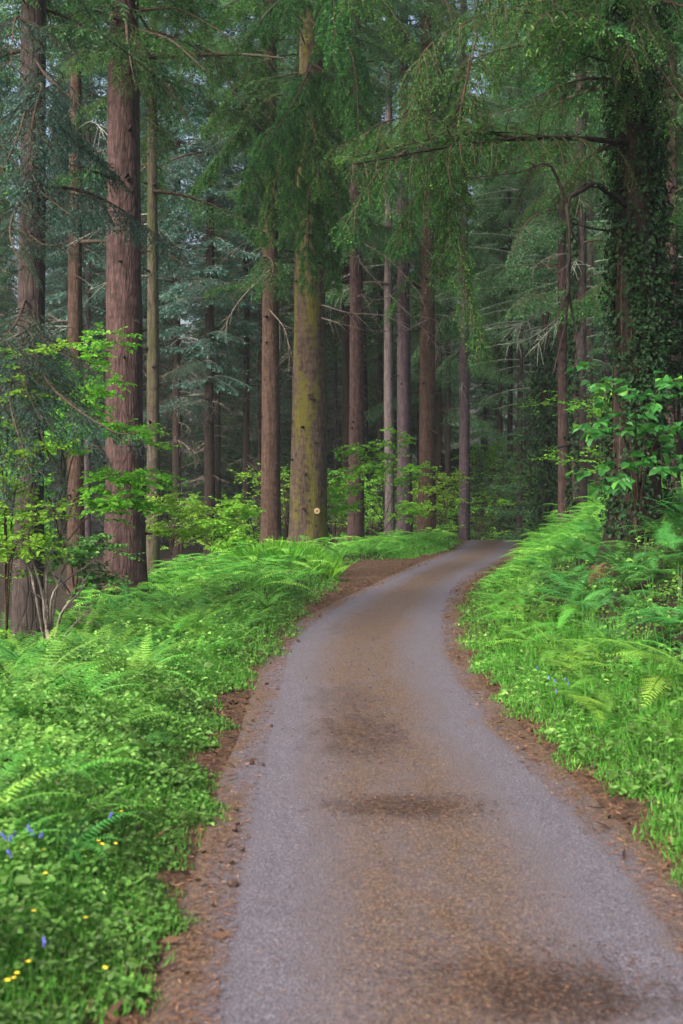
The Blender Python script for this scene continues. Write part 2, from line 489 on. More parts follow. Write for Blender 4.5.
def trunk_mesh(seed, H, r0, seg=28, flare=.35, ridge=.02, top=.25, lean=0., bend=.0):
    rng = R(seed)
    z = np.concatenate([np.linspace(-.5, 2.5, 16), np.arange(2.8, H, .45), [H]])
    th = np.arange(seg) / seg * 2 * PI
    r = r0 * (1 - (1 - top) * np.clip(z, 0, H) / H)
    lob = 1 + .35 * np.cos(th * 4 + rng.uniform(0, 6)) + .25 * np.cos(th * 7 + rng.uniform(0, 6))
    rg = rng.normal(0, 1, seg); rg2 = rng.normal(0, 1, (len(z), seg))
    k = np.array([.25, .5, .25]); rg2 = np.apply_along_axis(lambda q: np.convolve(q, [.2, .2, .2, .2, .2], 'same'), 0, rg2)
    rad = r[:, None] * (1 + .3 * ridge * 10 * .1 * rg[None]) + r0 * flare * np.exp(-np.clip(z, -.5, 9) / .55)[:, None] * lob[None] * .6 + ridge * rg2
    cx = lean * z + bend * np.sin(z / H * PI * 2.3 + rng.uniform(0, 6)); cy = bend * .6 * np.sin(z / H * PI * 1.7)
    V = np.stack([cx[:, None] + rad * np.cos(th), cy[:, None] + rad * np.sin(th), np.broadcast_to(z[:, None], rad.shape)], -1)
    i, j = np.meshgrid(np.arange(len(z) - 1), np.arange(seg), indexing='ij')
    q = np.stack([i * seg + j, i * seg + (j + 1) % seg, (i + 1) * seg + (j + 1) % seg, (i + 1) * seg + j], -1).reshape(-1, 4)
    mb = Mesh(); mb.add(V, q)
    return mb


# shared foliage meshes, all in metres
CR = {
    'fir': crown(1, 24, 4.6, hang=.5, droop=.25, keep=.9, bl=.14, bw=.036, gap=.3, whorl=.75).data('fir_crown', [M['needle'], M['wood']]),
    'fir2': crown(2, 22, 4.0, hang=.6, droop=.35, keep=.9, bl=.14, bw=.036, gap=.3, whorl=.75).data('fir_crown', [M['needle_mid'], M['wood']]),
    'far': crown(3, 34, 4.3, bl=.30, bw=.085, spacing=.15, tws=.12, hang=.5, droop=.3, whorl=.75, per=6, bare=26, gap=.08).data('far_crown', [M['needle_mid'], M['lichen']]),
    'far2': crown(4, 34, 3.8, bl=.30, bw=.085, spacing=.15, tws=.12, hang=.4, droop=.4, whorl=.75, per=6, bare=30, gap=.08).data('far_crown', [M['needle_blue'], M['dead_wood']]),
    'far3': crown(5, 32, 4.6, bl=.32, bw=.09, spacing=.16, tws=.13, hang=.45, droop=.25, whorl=.85, per=6, bare=20, gap=.12).data('far_crown', [M['needle'], M['dead_wood']]),
    'larch': crown(7, 26, 4.6, bl=.17, bw=.036, spacing=.12, tws=.08, hang=.7, droop=.3, whorl=.8, per=5, keep=.75, gap=.2, shape=.6).data('larch_crown', [M['larch'], M['lichen']]),
    'young': crown(6, 7, 2.0, bl=.15, bw=.04, spacing=.09, tws=.06, hang=.35, droop=.2, whorl=.36, per=6, shape=.9, gap=.05, zvar=.1).data('young_crown', [M['needle_mid'], M['wood']]),
}

STUBS = []
for k in range(4):
    rng = R(50 + k); b = Mesh(); L = (.10, .16, .28, .5)[k]
    pts = np.stack([np.linspace(-.05, L, 5), .02 * np.sin(np.linspace(0, 3, 5) + k), -.12 * L * np.linspace(0, 1, 5) ** 2], -1)
    tube(b, pts, np.array([.06, .042, .03, .022, .014]) * (.8 + .1 * k), 7)
    STUBS.append(b.data('branch_stub', M['bark_dark'], True))


def stubs(root, n, z0, z1, r0, H, seed, top=.25):
    rng = R(seed)
    for k in range(n):
        z = rng.uniform(z0, z1); az = rng.uniform(-PI * 1.08, .08 * PI)
        r = r0 * (1 - (1 - top) * z / H) - .01
        o = link('branch_stub', STUBS[rng.choice(4, p=[.4, .35, .18, .07])], root, (r * math.cos(az), r * math.sin(az), z))
        o.rotation_euler = (rng.uniform(0, 6), rng.uniform(-.3, .3), az); s = rng.uniform(.7, 1.5); o.scale = (s, s, s)


def bough(root, ctrl, seed, s2=1.0, spacing2=.22, hang2=.5, bl=.055, bw=.0095, r=.05, mat='needle_near', start=.15, sub=.30, hang=.8, fwd2=62, keep=.85, wood='wood', taper=.7, bare_first=False):
    """a living limb: wood with foliage under it. ctrl is in world space"""
    rng = R(seed)
    off = np.array(root.location)
    ax = poly(np.asarray(ctrl) - off, 22)
    w = Mesh(); tube(w, ax, np.linspace(r, r * .18, 22), 7)
    o = w.build('bough', M[wood], root, True)
    seg = np.linalg.norm(np.diff(ax, axis=0), axis=1); s = np.concatenate([[0], np.cumsum(seg)]); L = s[-1]
    g = Mesh()
    n = int(L / spacing2)
    for i in range(n):
        u = start + (1 - start) * (i + rng.random()) / n
        p = np.array([np.interp(u * L, s, ax[:, k]) for k in range(3)])
        T = nrm(np.array([np.interp(min(L, u * L + .1), s, ax[:, k]) for k in range(3)]) - p + 1e-6)
        sd = nrm(np.cross(T, UP)) * (1 if i % 2 else -1)
        a = math.radians(fwd2 + rng.normal(0, 12))
        d = nrm(T * math.cos(a) + sd * math.sin(a) + rng.normal(0, .15, 3))
        l = s2 * (1 - u) ** taper * rng.uniform(.5, 1.2) + .22
        x = np.linspace(0, 1, 7)[:, None]
        sa = p + d * l * x * (1 - .25 * hang2 * x) - UP * (hang2 * l * x ** 1.7)
        tube(g, sa, np.linspace(.010, .003, 7), 3, mat=1, cap=False)
        spray(g, rng, sa, lambda q: sub * (.35 + .65 * (1 - q)) * np.clip(q * 8, .3, 1), .036, .019, bl, bw, hang, keep=keep, tip=.5, twig_mat=1, base=.42 + rng.normal(0, .08))
    if g.n:
        g.build('foliage', [M[mat], M['wood']], o)
    return o


def bough_template(seed, L, mat, s2=1.1, n2=26, bl=.13, bw=.034, droop=.35, hang2=.6, hang=.8, sub=.42):
    rng = R(seed); x = np.linspace(0, 1, 16)
    ax = np.stack([x * L, .05 * L * np.sin(x * 4 + seed), L * (.16 * x - droop * x ** 2)], -1)
    w = Mesh(); tube(w, ax, np.linspace(.014 * L, .005, 16), 6)
    g = Mesh()
    for i in range(n2):
        u = .16 + .84 * (i + rng.random()) / n2
        p = np.array([np.interp(u, x, ax[:, k]) for k in range(3)]); T_ = nrm(np.array([np.interp(min(1, u + .03), x, ax[:, k]) for k in range(3)]) - p + 1e-6)
        sd = nrm(np.cross(T_, UP)) * (1 if i % 2 else -1); a = math.radians(58 + rng.normal(0, 12))
        d = nrm(T_ * math.cos(a) + sd * math.sin(a) + rng.normal(0, .15, 3)); l = s2 * (1 - u) ** .6 * rng.uniform(.55, 1.2) + .3
        q = np.linspace(0, 1, 6)[:, None]; sa = p + d * l * q * (1 - .25 * hang2 * q) - UP * (hang2 * l * q ** 1.7)
        tube(g, sa, np.linspace(.012, .004, 6), 3, mat=1, cap=False)
        spray(g, rng, sa, lambda v: sub * (.4 + .6 * (1 - v)) * np.clip(v * 8, .3, 1), .075, .06, bl, bw, hang, keep=.92, tip=.5, twig_mat=1, base=.42 + rng.normal(0, .08))
    return w.data('bough', M['wood'], True), g.data('foliage', [M[mat], M['wood']])


BT = {m: [bough_template(600 + 10 * i + k, (3.2, 4.2, 5.0, 3.8)[k], m, droop=(.3, .45, .35, .6)[k], hang2=(.5, .7, .8, .9)[k]) for k in range(4)] for i, m in enumerate(('needle_near', 'needle_mid', 'needle_blue'))}


def boughs(root, n, z0, z1, seed, mat='needle_near', az=None, sc=(.7, 1.15)):
    """limbs copied round a trunk between two heights above sea level"""
    rng = R(seed); zb = root.location[2]
    for k in range(n):
        w, g = BT[mat][rng.integers(4)]
        z = z0 + (z1 - z0) * (k + rng.random()) / n - zb
        o = link('bough', w, root, (0, 0, z)); f = link('foliage', g, o)
        a = rng.uniform(0, 2 * PI) if az is None else rng.uniform(*az)
        o.rotation_euler = (rng.normal(0, .12), rng.normal(.0, .15), a); q = rng.uniform(*sc); o.scale = (q, q, q)


def dead_branch(root, ctrl, seed, r=.02, twigs=7, mat='dead_wood', tl=.6):
    rng = R(seed); off = np.array(root.location); ax = poly(np.asarray(ctrl) - off, 14)
    w = Mesh(); tube(w, ax, np.linspace(r, r * .2, 14), 5)
    for k in range(twigs):
        i = rng.integers(3, 13); T = nrm(ax[i] - ax[i - 1]); e = nrm(T + rng.normal(0, .6, 3) - UP * .2) * tl * rng.uniform(.4, 1.1)
        tube(w, np.stack([ax[i], ax[i] + e * .5 - UP * .02, ax[i] + e - UP * .1]), [r * .4, r * .3, r * .12], 4)
    return w.build('dead_branch', M[mat], root, True)


def conifer(label, x, Y, wpx, mat, seed, H=34, cz=None, cr='fir', cs=1.0, flare=.3, lean=0., nst=10, name='conifer', cat='tree', group=None, top=.25, sink=.05, slot=None, bend=.03):
    p = foot(x, Y, sink)
    root = empty(name, p, label, cat, group)
    r0 = wpx * Y / F / 2
    trunk_mesh(seed, H, r0, flare=flare, top=top, lean=lean, bend=bend, ridge=.03 * r0 + .004).build('trunk', M[mat], root, True)
    root['r0'] = r0
    if nst: stubs(root, nst, 1.2, min(14, H * .5), r0, H, seed + 7, top)
    if cz is not None:
        z = cz - p[2]
        c = link('crown', CR[cr], root, (lean * z, 0, z)); c.rotation_euler = (0, 0, seed * 1.7); c.scale = (cs, cs, cs)
    return root


def zpx(y, Y): return CAMZ - (y - HY) * Y / F


T = {}
T['main'] = conifer('big straight fir with purple brown bark and dark knots, thickest clear trunk on the left', 126, 28.7, 41, 'bark_red', 11, 34, zpx(40, 28.7), 'fir', 1, .5, -.004, 30, bend=.02)
T['left'] = conifer('grey barked fir at the left border of the photo, half hidden by bluish boughs', 29, 20, 31, 'bark_grey', 12, 30, 9.6, 'fir2', .9, .55, 0.004, 12)
T['edge'] = conifer('tan slender fir between the two thick trunks on the left', 76, 38, 18, 'bark_orange', 13, 32, 14.5, 'fir2', .9, .2, 0, 12)
T['green'] = conifer('green stained trunk standing directly behind the big purple brown fir', 152, 36, 14, 'bark_green', 14, 32, 14, 'fir', .8, .2, .002, 14)
T['brown'] = conifer('smooth red brown fir just left of the yellow mossy trunk', 270, 50, 21, 'bark_orange', 15, 36, 15.5, 'fir', .95, .25, .002, 10)
T['mossy'] = conifer('thick fir with yellow moss and a round pale cut limb scar', 307, 46, 39, 'bark_mossy', 16, 36, 14.5, 'fir', 1.0, .8, .010, 34)
T['mid'] = conifer('dull brown fir with many knots behind a leafy beech sapling', 356, 54, 17, 'bark_red', 17, 36, 19, 'fir2', .9, .25, 0, 16)
T['pale'] = conifer('pale pinkish fir trunk close beside the dark purple one', 389, 60, 11, 'bark_pale', 18, 36, 22, 'fir2', .9, .2, 0, 5)
T['twin'] = conifer('dark purple fir trunk in the middle of the forest edge', 404, 58, 16, 'bark_purple', 19, 36, 21, 'fir', .9, .22, 0, 8)
T['red'] = conifer('reddish brown fir dotted with knots, left of the far bend', 427, 56, 18, 'bark_orange', 20, 36, 20, 'fir', .9, .28, 0, 22)
T['bend'] = conifer('straight mauve trunk rising right where the road leaves sight', 464, 63, 11.5, 'bark_purple', 21, 36, 21, 'fir2', .9, .2, 0, 5, top=.4)
T['thin_red'] = conifer('slim reddish fir growing on the fern bank beside a grey fir', 563, 44, 11, 'bark_red', 22, 32, 14, 'fir2', .9, .22, 0, 5)
T['thin_grey'] = conifer('grey fir with ivy on its left flank, on the fern bank', 580, 42, 16, 'bark_grey', 23, 32, 14, 'fir', .8, .3, 0, 8)
T['ivy'] = conifer('huge dark fir wrapped in ivy on the right bank', 637, 20, 47, 'bark_dark', 24, 30, 9.5, 'fir', .95, .75, -.002, 0)
T['right'] = conifer('brown trunk at the right border just behind the ivy covered fir', 673, 27, 15, 'bark_red', 25, 30, 12, 'fir2', .8, .25, 0, 5)
T['dark1'] = conifer('dark thin spruce in the shaded wood midway between the two big brown firs', 210, 62, 12, 'bark_dark', 26, 34, 8, 'far2', .9, .2, 0, 5)
T['dark2'] = conifer('blackish slim spruce trunk just right of the green stained trunk', 177, 66, 10, 'bark_dark', 27, 34, 10, 'far2', .9, .2, 0, 4)
T['dark3'] = conifer('thin dark trunk in the gap just left of the red brown fir', 246, 70, 8, 'bark_dark', 28, 34, 9, 'far2', .9, .2, 0, 4)
T['far_or'] = conifer('thin orange trunk far beyond the bend, on the rising slope', 500, 92, 5, 'bark_orange', 29, 30, 15, 'far', .7, .2, 0, 3)
T['far_dk'] = conifer('thin dark trunk on the brown slope right of the mauve trunk', 510, 78, 6.5, 'bark_dark', 30, 30, 13, 'far3', .6, .2, 0, 3)
T['far_pu'] = conifer('left of a pair of slim violet trunks beyond the bend', 527, 84, 7, 'bark_purple', 31, 34, 15, 'far', .7, .2, 0, 3)
T['far_pu2'] = conifer('right of a pair of slim violet trunks beyond the bend', 535, 88, 6, 'bark_purple', 32, 34, 15, 'far3', .7, .2, 0, 3)
T['far_wh'] = conifer('slim whitish trunk seen between the reddish fir and the mauve trunk', 447, 84, 5, 'bark_pale', 33, 34, 14, 'far3', .7, .2, 0, 2)
T['far_dk2'] = conifer('dark trunk tight against the right side of the reddish brown fir', 439, 72, 8, 'bark_dark', 34, 34, 15, 'far3', .7, .2, 0, 2)

# round scar of a sawn limb on the mossy trunk
mt = T['mossy']; sp_ = at(317, 511, 46 - .62) - np.array(mt.location)
b = Mesh(); tube(b, np.array([[sp_[0], sp_[1] + .14, sp_[2]], [sp_[0], sp_[1] - .03, sp_[2]], [sp_[0], sp_[1] - .05, sp_[2]]]), [.11, .11, .10], 18)
tube(b, np.array([[sp_[0], sp_[1] + .14, sp_[2]], [sp_[0], sp_[1] - .035, sp_[2]]]), [.13, .125], 18, mat=1, cap=False)
tube(b, np.array([[sp_[0], sp_[1] - .04, sp_[2]], [sp_[0], sp_[1] - .062, sp_[2]]]), [.032, .026], 14, mat=2)
b.build('cut_limb_scar', [M['cut'], M['bark_dark'], M['bark_orange']], mt, False)

# ---- limbs and boughs that hang into the picture
def wp(*pts): return [at(*p) for p in pts]


# thick mossy limb of the big fir, reaching right over the gap
bough(T['main'], wp((140, 56, 28.6), (190, 55, 28.2), (235, 54, 27.6), (285, 58, 27)), 201, .5, .3, .6, r=.085, start=.35, wood='bark_green')
for k, (pts, s2) in enumerate([
    ([(135, 38, 28.4), (100, 42, 27), (60, 62, 25.8)], .9), ([(138, 30, 28.4), (170, 40, 26.8), (205, 70, 25.6)], .9),
    ([(126, 15, 28.3), (128, 45, 26), (135, 85, 24.8)], .8), ([(140, 10, 28.6), (180, 10, 28), (235, 40, 27)], 1.0),
    ([(120, 20, 28.4), (85, 10, 28), (50, 30, 27)], .9), ([(140, 56, 28.6), (170, 90, 28), (190, 125, 27.6)], .5)]):
    bough(T['main'], wp(*pts), 210 + k, s2, .2, .7, r=.04)
# drooping boughs of the mossy and the red brown fir
for k, (pts, s2) in enumerate([
    ([(309, 60, 45.5), (300, 90, 42), (255, 165, 39)], 1.5), ([(309, 20, 45.5), (350, 50, 42), (360, 150, 39)], 1.7),
    ([(309, 110, 45.4), (300, 150, 41.5), (285, 240, 39.5)], 1.3), ([(309, 140, 45.4), (330, 170, 42), (345, 240, 40)], 1.3),
    ([(309, 170, 45.4), (309, 195, 42.5), (308, 285, 41)], 1.2), ([(309, 0, 45.5), (280, 0, 42), (215, 80, 39)], 1.6),
    ([(309, 60, 45.5), (345, 90, 42), (400, 160, 40)], 1.6), ([(309, -40, 45.5), (330, -40, 41), (335, 60, 38)], 1.9),
    ([(309, 120, 45.4), (270, 130, 43), (240, 215, 41)], 1.3), ([(309, 0, 45.5), (370, -10, 43), (430, 70, 41)], 1.7),
    ([(309, 90, 45.4), (310, 100, 42), (320, 190, 39.5)], 1.4), ([(309, 190, 45.4), (325, 210, 43), (335, 285, 42)], 1.0)]):
    bough(T['mossy'], wp(*pts), 230 + k, s2 * .72, .27, .9, bl=.11, bw=.028, r=.05, sub=.4, start=.2)
for k, (pts, s2) in enumerate([
    ([(270, 60, 50), (250, 70, 47), (205, 130, 45)], 1.4), ([(270, 100, 50), (240, 130, 47), (190, 190, 46)], 1.3),
    ([(270, 150, 50), (280, 160, 47), (260, 240, 45)], 1.2), ([(270, 20, 50), (240, 0, 47), (180, 40, 45)], 1.5)]):
    bough(T['brown'], wp(*pts), 250 + k, s2 * .72, .28, .9, bl=.12, bw=.03, r=.045, sub=.4, start=.25)
# the long limb of the ivy fir over the road, with its hanging curtains
bough(T['ivy'], wp((628, 143, 19.8), (585, 139, 19.2), (540, 138, 18.6), (480, 142, 18), (420, 152, 17.6), (350, 165, 17.2)), 270, .95, .12, .75, r=.05, start=.22, wood='bark_dark')
bough(T['ivy'], wp((560, 138, 18.9), (500, 132, 18.3), (440, 138, 17.8), (350, 158, 17.3)), 271, .45, .10, -.25, r=.02, start=.05, wood='bark_dark', hang=.2)
bough(T['ivy'], wp((520, 140, 18.4), (470, 128, 18.6), (400, 118, 18.9), (330, 150, 19)), 272, .7, .12, .6, r=.03, start=.1, wood='bark_dark')
for k, (pts, s2) in enumerate([
    ([(470, 60, 18.4), (455, 150, 18), (458, 240, 17.9), (482, 345, 17.8)], .34), ([(480, 20, 18.6), (462, 110, 18.2), (448, 200, 18), (440, 275, 18)], .4),
    ([(405, 152, 17.6), (380, 170, 17.4), (345, 225, 17.2)], .55), ([(455, 145, 18), (420, 190, 17.8), (395, 235, 17.7)], .45),
    ([(630, 40, 19.8), (560, 20, 19), (500, 10, 18.6), (440, 35, 18.2)], .9), ([(630, 80, 19.8), (580, 80, 19.4), (530, 100, 19)], .7),
    ([(620, 140, 19.8), (585, 160, 19.4), (560, 195, 19.2)], .55), ([(630, 10, 19.8), (600, -20, 18.6), (540, -25, 17.6), (470, 0, 17)], 1.),
    ([(645, 60, 19.7), (660, 70, 18.8), (690, 110, 18)], .8), ([(640, 20, 19.7), (635, 20, 18.4), (625, 60, 17.6)], .7),
    ([(645, 100, 19.8), (675, 120, 19.6), (700, 160, 19.2)], .6), ([(440, 35, 18.2), (420, 60, 18), (408, 120, 17.9)], .4),
    ([(640, -10, 19.8), (560, -60, 17.5), (430, -50, 16.5), (340, -5, 16)], 1.0), ([(640, -30, 19.8), (600, -70, 18.6), (570, -40, 18), (550, 20, 17.5)], .9)]):
    bough(T['ivy'], wp(*pts), 280 + k, s2, .15 if s2 > .5 else .07, .9, r=.032 if s2 > .5 else .014, start=.12)
# dark bare limb arching out and down from the ivy fir
dead_branch(T['ivy'], wp((625, 205, 19.5), (596, 184, 18.6), (580, 192, 18), (567, 202, 17.7), (570, 245, 17.6), (566, 320, 17.5), (553, 374, 17.4)), 300, .052, 6, 'bark_dark', .5)
dead_branch(T['ivy'], wp((567, 205, 17.7), (556, 175, 17.6), (545, 163, 17.5), (520, 172, 17.4), (470, 178, 17.2)), 301, .028, 4, 'bark_dark', .4)
dead_branch(T['ivy'], wp((618, 232, 19.7), (590, 228, 19.4), (572, 222, 19.2)), 302, .022, 4, 'bark_dark', .5)
dead_branch(T['ivy'], wp((620, 65, 19.7), (595, 58, 19.3), (570, 50, 19)), 303, .025, 5, 'bark_dark', .5)
dead_branch(T['ivy'], wp((655, 98, 19.8), (670, 98, 19.6), (690, 92, 19.3)), 304, .03, 5, 'bark_dark', .5)
dead_branch(T['main'], wp((140, 56, 28.6), (160, 85, 28.3), (182, 118, 28)), 305, .03, 6, 'bark_dark', .7)
dead_branch(T['main'], wp((150, 30, 28.5), (185, 42, 28), (228, 60, 27.4)), 306, .035, 6, 'bark_dark', .7)
dead_branch(T['main'], wp((215, 58, 27.8), (240, 100, 27.4), (262, 130, 27)), 307, .02, 5, 'bark_dark', .6)
for k, (t, pts) in enumerate([
    ('mossy', [(322, 305, 45.5), (350, 313, 44.8), (385, 316, 44), (410, 330, 43.6)]), ('mossy', [(322, 318, 45.5), (335, 322, 45), (345, 325, 44.7)]),
    ('mid', [(358, 260, 53.8), (385, 290, 53), (415, 320, 52.4), (440, 350, 52)]), ('mid', [(358, 240, 53.8), (392, 262, 53), (425, 300, 52.2)]),
    ('twin', [(404, 290, 57.6), (372, 300, 57), (345, 275, 56)]), ('twin', [(404, 250, 57.6), (430, 300, 56.6), (440, 345, 56)]),
    ('red', [(427, 250, 55.7), (455, 285, 55), (478, 330, 54.4)]), ('red', [(427, 320, 55.7), (405, 330, 55), (380, 332, 54)]),
    ('brown', [(270, 270, 49.6), (240, 300, 49), (222, 330, 48.6)]), ('brown', [(270, 310, 49.6), (285, 330, 49), (290, 360, 48.7)])]):
    dead_branch(T[t], wp(*pts), 310 + k, .03, 8, 'dead_wood', 1.1)
for k, pts in enumerate([[(563, 300, 44), (525, 322, 43), (485, 330, 42)], [(563, 315, 44), (530, 338, 43), (500, 345, 42.4)], [(580, 300, 42), (550, 330, 41.4), (530, 352, 41)]]):
    dead_branch(T['thin_red'], wp(*pts), 330 + k, .025, 16, 'lichen', .9)
Y_ = lambda t: T[t].location[1]
for k, (t, n, ya, yb, mat, az, sc) in enumerate([
    ('brown', 10, 300, -30, 'needle_near', None, (.7, 1.1)), ('mossy', 9, 245, -60, 'needle_near', None, (.7, 1.2)), ('mid', 8, 270, -30, 'needle_mid', None, (.7, 1.1)),
    ('pale', 5, 300, -10, 'needle_mid', None, (.8, 1.2)), ('twin', 6, 290, -20, 'needle_near', None, (.7, 1.2)), ('red', 7, 300, -20, 'needle_near', None, (.7, 1.2)),
    ('bend', 8, 380, -10, 'needle_mid', None, (.8, 1.2)), ('thin_red', 9, 330, -60, 'needle_mid', (PI * .6, PI * 1.7), (.7, 1.1)), ('thin_grey', 11, 330, -60, 'needle_near', None, (.6, 1.)),
    ('green', 12, 200, -60, 'needle_near', None, (.5, .9)), ('edge', 10, 260, -60, 'needle_blue', None, (.6, 1.)), ('main', 7, 60, -60, 'needle_near', None, (.6, .9)),
    ('left', 8, 250, -60, 'needle_blue', None, (.4, .75)), ('right', 12, 330, -60, 'needle_near', None, (.5, .9)), ('ivy', 9, 110, -120, 'needle_near', None, (.55, .95)),
    ('dark1', 9, 430, 0, 'needle_blue', None, (.8, 1.2)), ('dark2', 8, 430, 0, 'needle_blue', None, (.8, 1.2)), ('dark3', 8, 430, 0, 'needle_blue', None, (.8, 1.2)),
    ('far_dk2', 16, 420, 100, 'needle_mid', None, (.8, 1.2)), ('far_pu', 16, 360, 50, 'needle_mid', None, (.9, 1.3)), ('far_or', 14, 360, 50, 'needle_mid', None, (.9, 1.3)), ('far_pu2', 14, 360, 60, 'needle_near', None, (.9, 1.3)), ('far_dk', 14, 380, 50, 'needle_near', None, (.9, 1.3))]):
    boughs(T[t], n, zpx(ya, Y_(t)), zpx(yb, Y_(t)), 1000 + k, mat, az, sc)
rng = R(4242)
for t, n, za, zb in (('mid', 7, 9, 15), ('red', 7, 9, 16), ('twin', 6, 9, 16), ('pale', 6, 9, 17), ('bend', 7, 7, 16), ('brown', 5, 9, 13), ('green', 6, 6, 12), ('edge', 6, 6, 13), ('far_wh', 5, 6, 14), ('thin_grey', 5, 7, 12), ('dark1', 6, 4, 12), ('dark2', 6, 4, 12)):
    b0 = np.array(T[t].location)
    for k in range(n):
        a = rng.uniform(0, 2 * PI); L = rng.uniform(1.2, 3.2); z = rng.uniform(za, zb) - b0[2]; d = np.array([math.cos(a), math.sin(a), 0])
        dead_branch(T[t], [b0 + UP * z, b0 + d * L * .5 + UP * (z - .05 * L), b0 + d * L + UP * (z - .3 * L)], int(rng.integers(9999)), .022, 9, 'lichen' if k % 2 else 'dead_wood', .9)
# bluish boughs of the fir at the left border
for k, (pts, s2) in enumerate([([(28, 320, 19.8), (50, 345, 18.6), (90, 370, 18)], .8), ([(25, 330, 19.8), (20, 370, 18), (40, 420, 17.2)], .9), ([(28, 350, 19.8), (60, 390, 18.5), (100, 450, 18)], .8), ([(22, 360, 19.8), (0, 390, 18.4), (-20, 440, 18)], .9)]):
    bough(T['left'], wp(*pts), 370 + k, s2, .13, .5, mat='needle_blue', r=.02, start=.15)
for k, (pts, s2) in enumerate([
    ([(25, 300, 19.8), (15, 325, 18), (-10, 350, 17)], .8), ([(30, 330, 19.8), (50, 385, 18), (110, 430, 17), (140, 432, 16.8)], .55),
    ([(20, 350, 19.8), (10, 400, 17.5), (30, 470, 16.6)], .8), ([(25, 380, 19.8), (40, 430, 18), (60, 490, 17.4)], .65),
    ([(10, 390, 19.8), (-10, 430, 18), (-5, 500, 17)], .8), ([(30, 160, 19.8), (40, 190, 18.4), (70, 215, 17.6)], .6),
    ([(25, 190, 19.8), (10, 230, 18), (25, 275, 17.2)], .8), ([(30, 90, 19.8), (20, 130, 18), (0, 175, 17)], .8), ([(35, 60, 19.8), (50, 80, 18.6), (80, 105, 18)], .6),
    ([(25, 20, 19.8), (15, 20, 18), (10, 70, 17)], .9), ([(30, 235, 19.8), (45, 245, 18.8), (68, 243, 18.4)], .4)]):
    bough(T['left'], wp(*pts), 340 + k, s2, .2, .5, mat='needle_blue', r=.025, start=.15)

# ------------------------------------------------------------------ trees deep in the wood: copies, told apart by nothing
TR = [trunk_mesh(60 + k, 36, .30, seg=12, top=.3, bend=.06).data('trunk', M[m], True) for k, m in enumerate(['bark_dark', 'bark_grey', 'bark_purple'])]
rng = R(777); pts = [np.array([t.location[0], t.location[1]]) for t in T.values() if t.location[1] > 55]
kinds = [('far', 'tall green conifer standing deep in the crowded wood'), ('far2', 'bluish spruce standing deep in the crowded wood'), ('far3', 'loose dark green conifer standing deep in the crowded wood')]
nb = 0
for k in range(6000):
    if nb >= 185: break
    Y = rng.uniform(64, 150); X = rng.uniform(-.36, .38) * Y + rng.normal(0, 1)
    if Y < 80 and abs(X - (al(Y) + ar(Y)) / 2) < 3.0: continue
    if 3 < X < 14 and Y < 88: continue
    xp = CX + X / Y * F
    if 466 < xp < 562 and Y < 116: continue
    if any(abs(xp - q) < d for q, d in ((188, 26), (28, 24), (455, 18), (243, 12))): continue      # open lanes where the sky shows
    gap = 4.4 if Y < 98 else 5.0
    if any((p[0] - X) ** 2 + (p[1] - Y) ** 2 < gap ** 2 for p in pts): continue
    pts.append(np.array([X, Y])); nb += 1
    w = rng.choice(3, p=[.3, .45, .25] if X < 0 else [.5, .15, .35]); kd, lb = kinds[w]
    p = np.array([X, Y, float(ground(X, Y)) - .1])
    root = empty('forest_conifer', p, lb, 'tree', lb.split(' standing')[0] + 's deep in the wood')
    t = link('trunk', TR[rng.integers(3)], root); s = rng.uniform(.45, 1.0); t.scale = (s, s, 1)
    c = link('crown', CR[kd], root, (0, 0, rng.uniform(12, 19) if Y < 98 else rng.uniform(.5, 7))); c.rotation_euler = (0, 0, rng.uniform(0, 6.3)); sc = rng.uniform(.65, 1.0) if Y < 98 else rng.uniform(.8, 1.2); c.scale = (sc, sc, sc)

for k, (x, Y, z0, lb) in enumerate([
    (520, 66, 7.5, 'pale green feathery larch rising above the road end, left of the slim reddish fir'), (590, 58, 7, 'pale green feathery larch behind the grey ivy flanked fir on the bank'),
    (448, 74, 9, 'pale green feathery larch behind the gap between reddish fir and mauve trunk'), (380, 76, 11, 'pale green feathery larch behind the pale pinkish trunk'), (650, 52, 6, 'pale green feathery larch behind the huge ivy covered fir'), (560, 80, 6, 'pale green feathery larch farthest up the slope behind the bank')]):
    p = foot(x, Y); root = empty('larch', p, lb, 'tree')
    t = link('trunk', TR[1], root); t.scale = (.6, .6, .9)
    c = link('crown', CR['larch'], root, (0, 0, z0 - p[2])); c.rotation_euler = (0, 0, k * 2.1)

# far mass of wood closing the view
b = Mesh(); rng = R(5)
g, w = branch_template(9001, 4.4, .3, .5, .17, .26, .19, .45)
V, FF, TT, _ = g.arrays()
for k in range(1000):
    Y = rng.uniform(152, 172); X = rng.uniform(-60, 66); z = ground(min(X, 60), 129) + 24 * rng.random() ** 1.2
    az = rng.uniform(0, 6.28); c, s_ = math.cos(az), math.sin(az); m = np.array([[c, -s_, 0], [s_, c, 0], [0, 0, 1]]) * rng.uniform(1, 1.7)
    b.v.append(V @ m.T + np.array([X, Y, z])); b.f += [q + b.n for q in FF]; b.t.append(np.clip(TT + rng.normal(0, .12), 0, 1)); b.m += [np.zeros(len(q), int) for q in FF]; b.n += len(V)
tag(b.build('far_wood', M['needle_mid']), 'distant wood reading as one green mass behind the trunks', 'wood', kind='stuff')

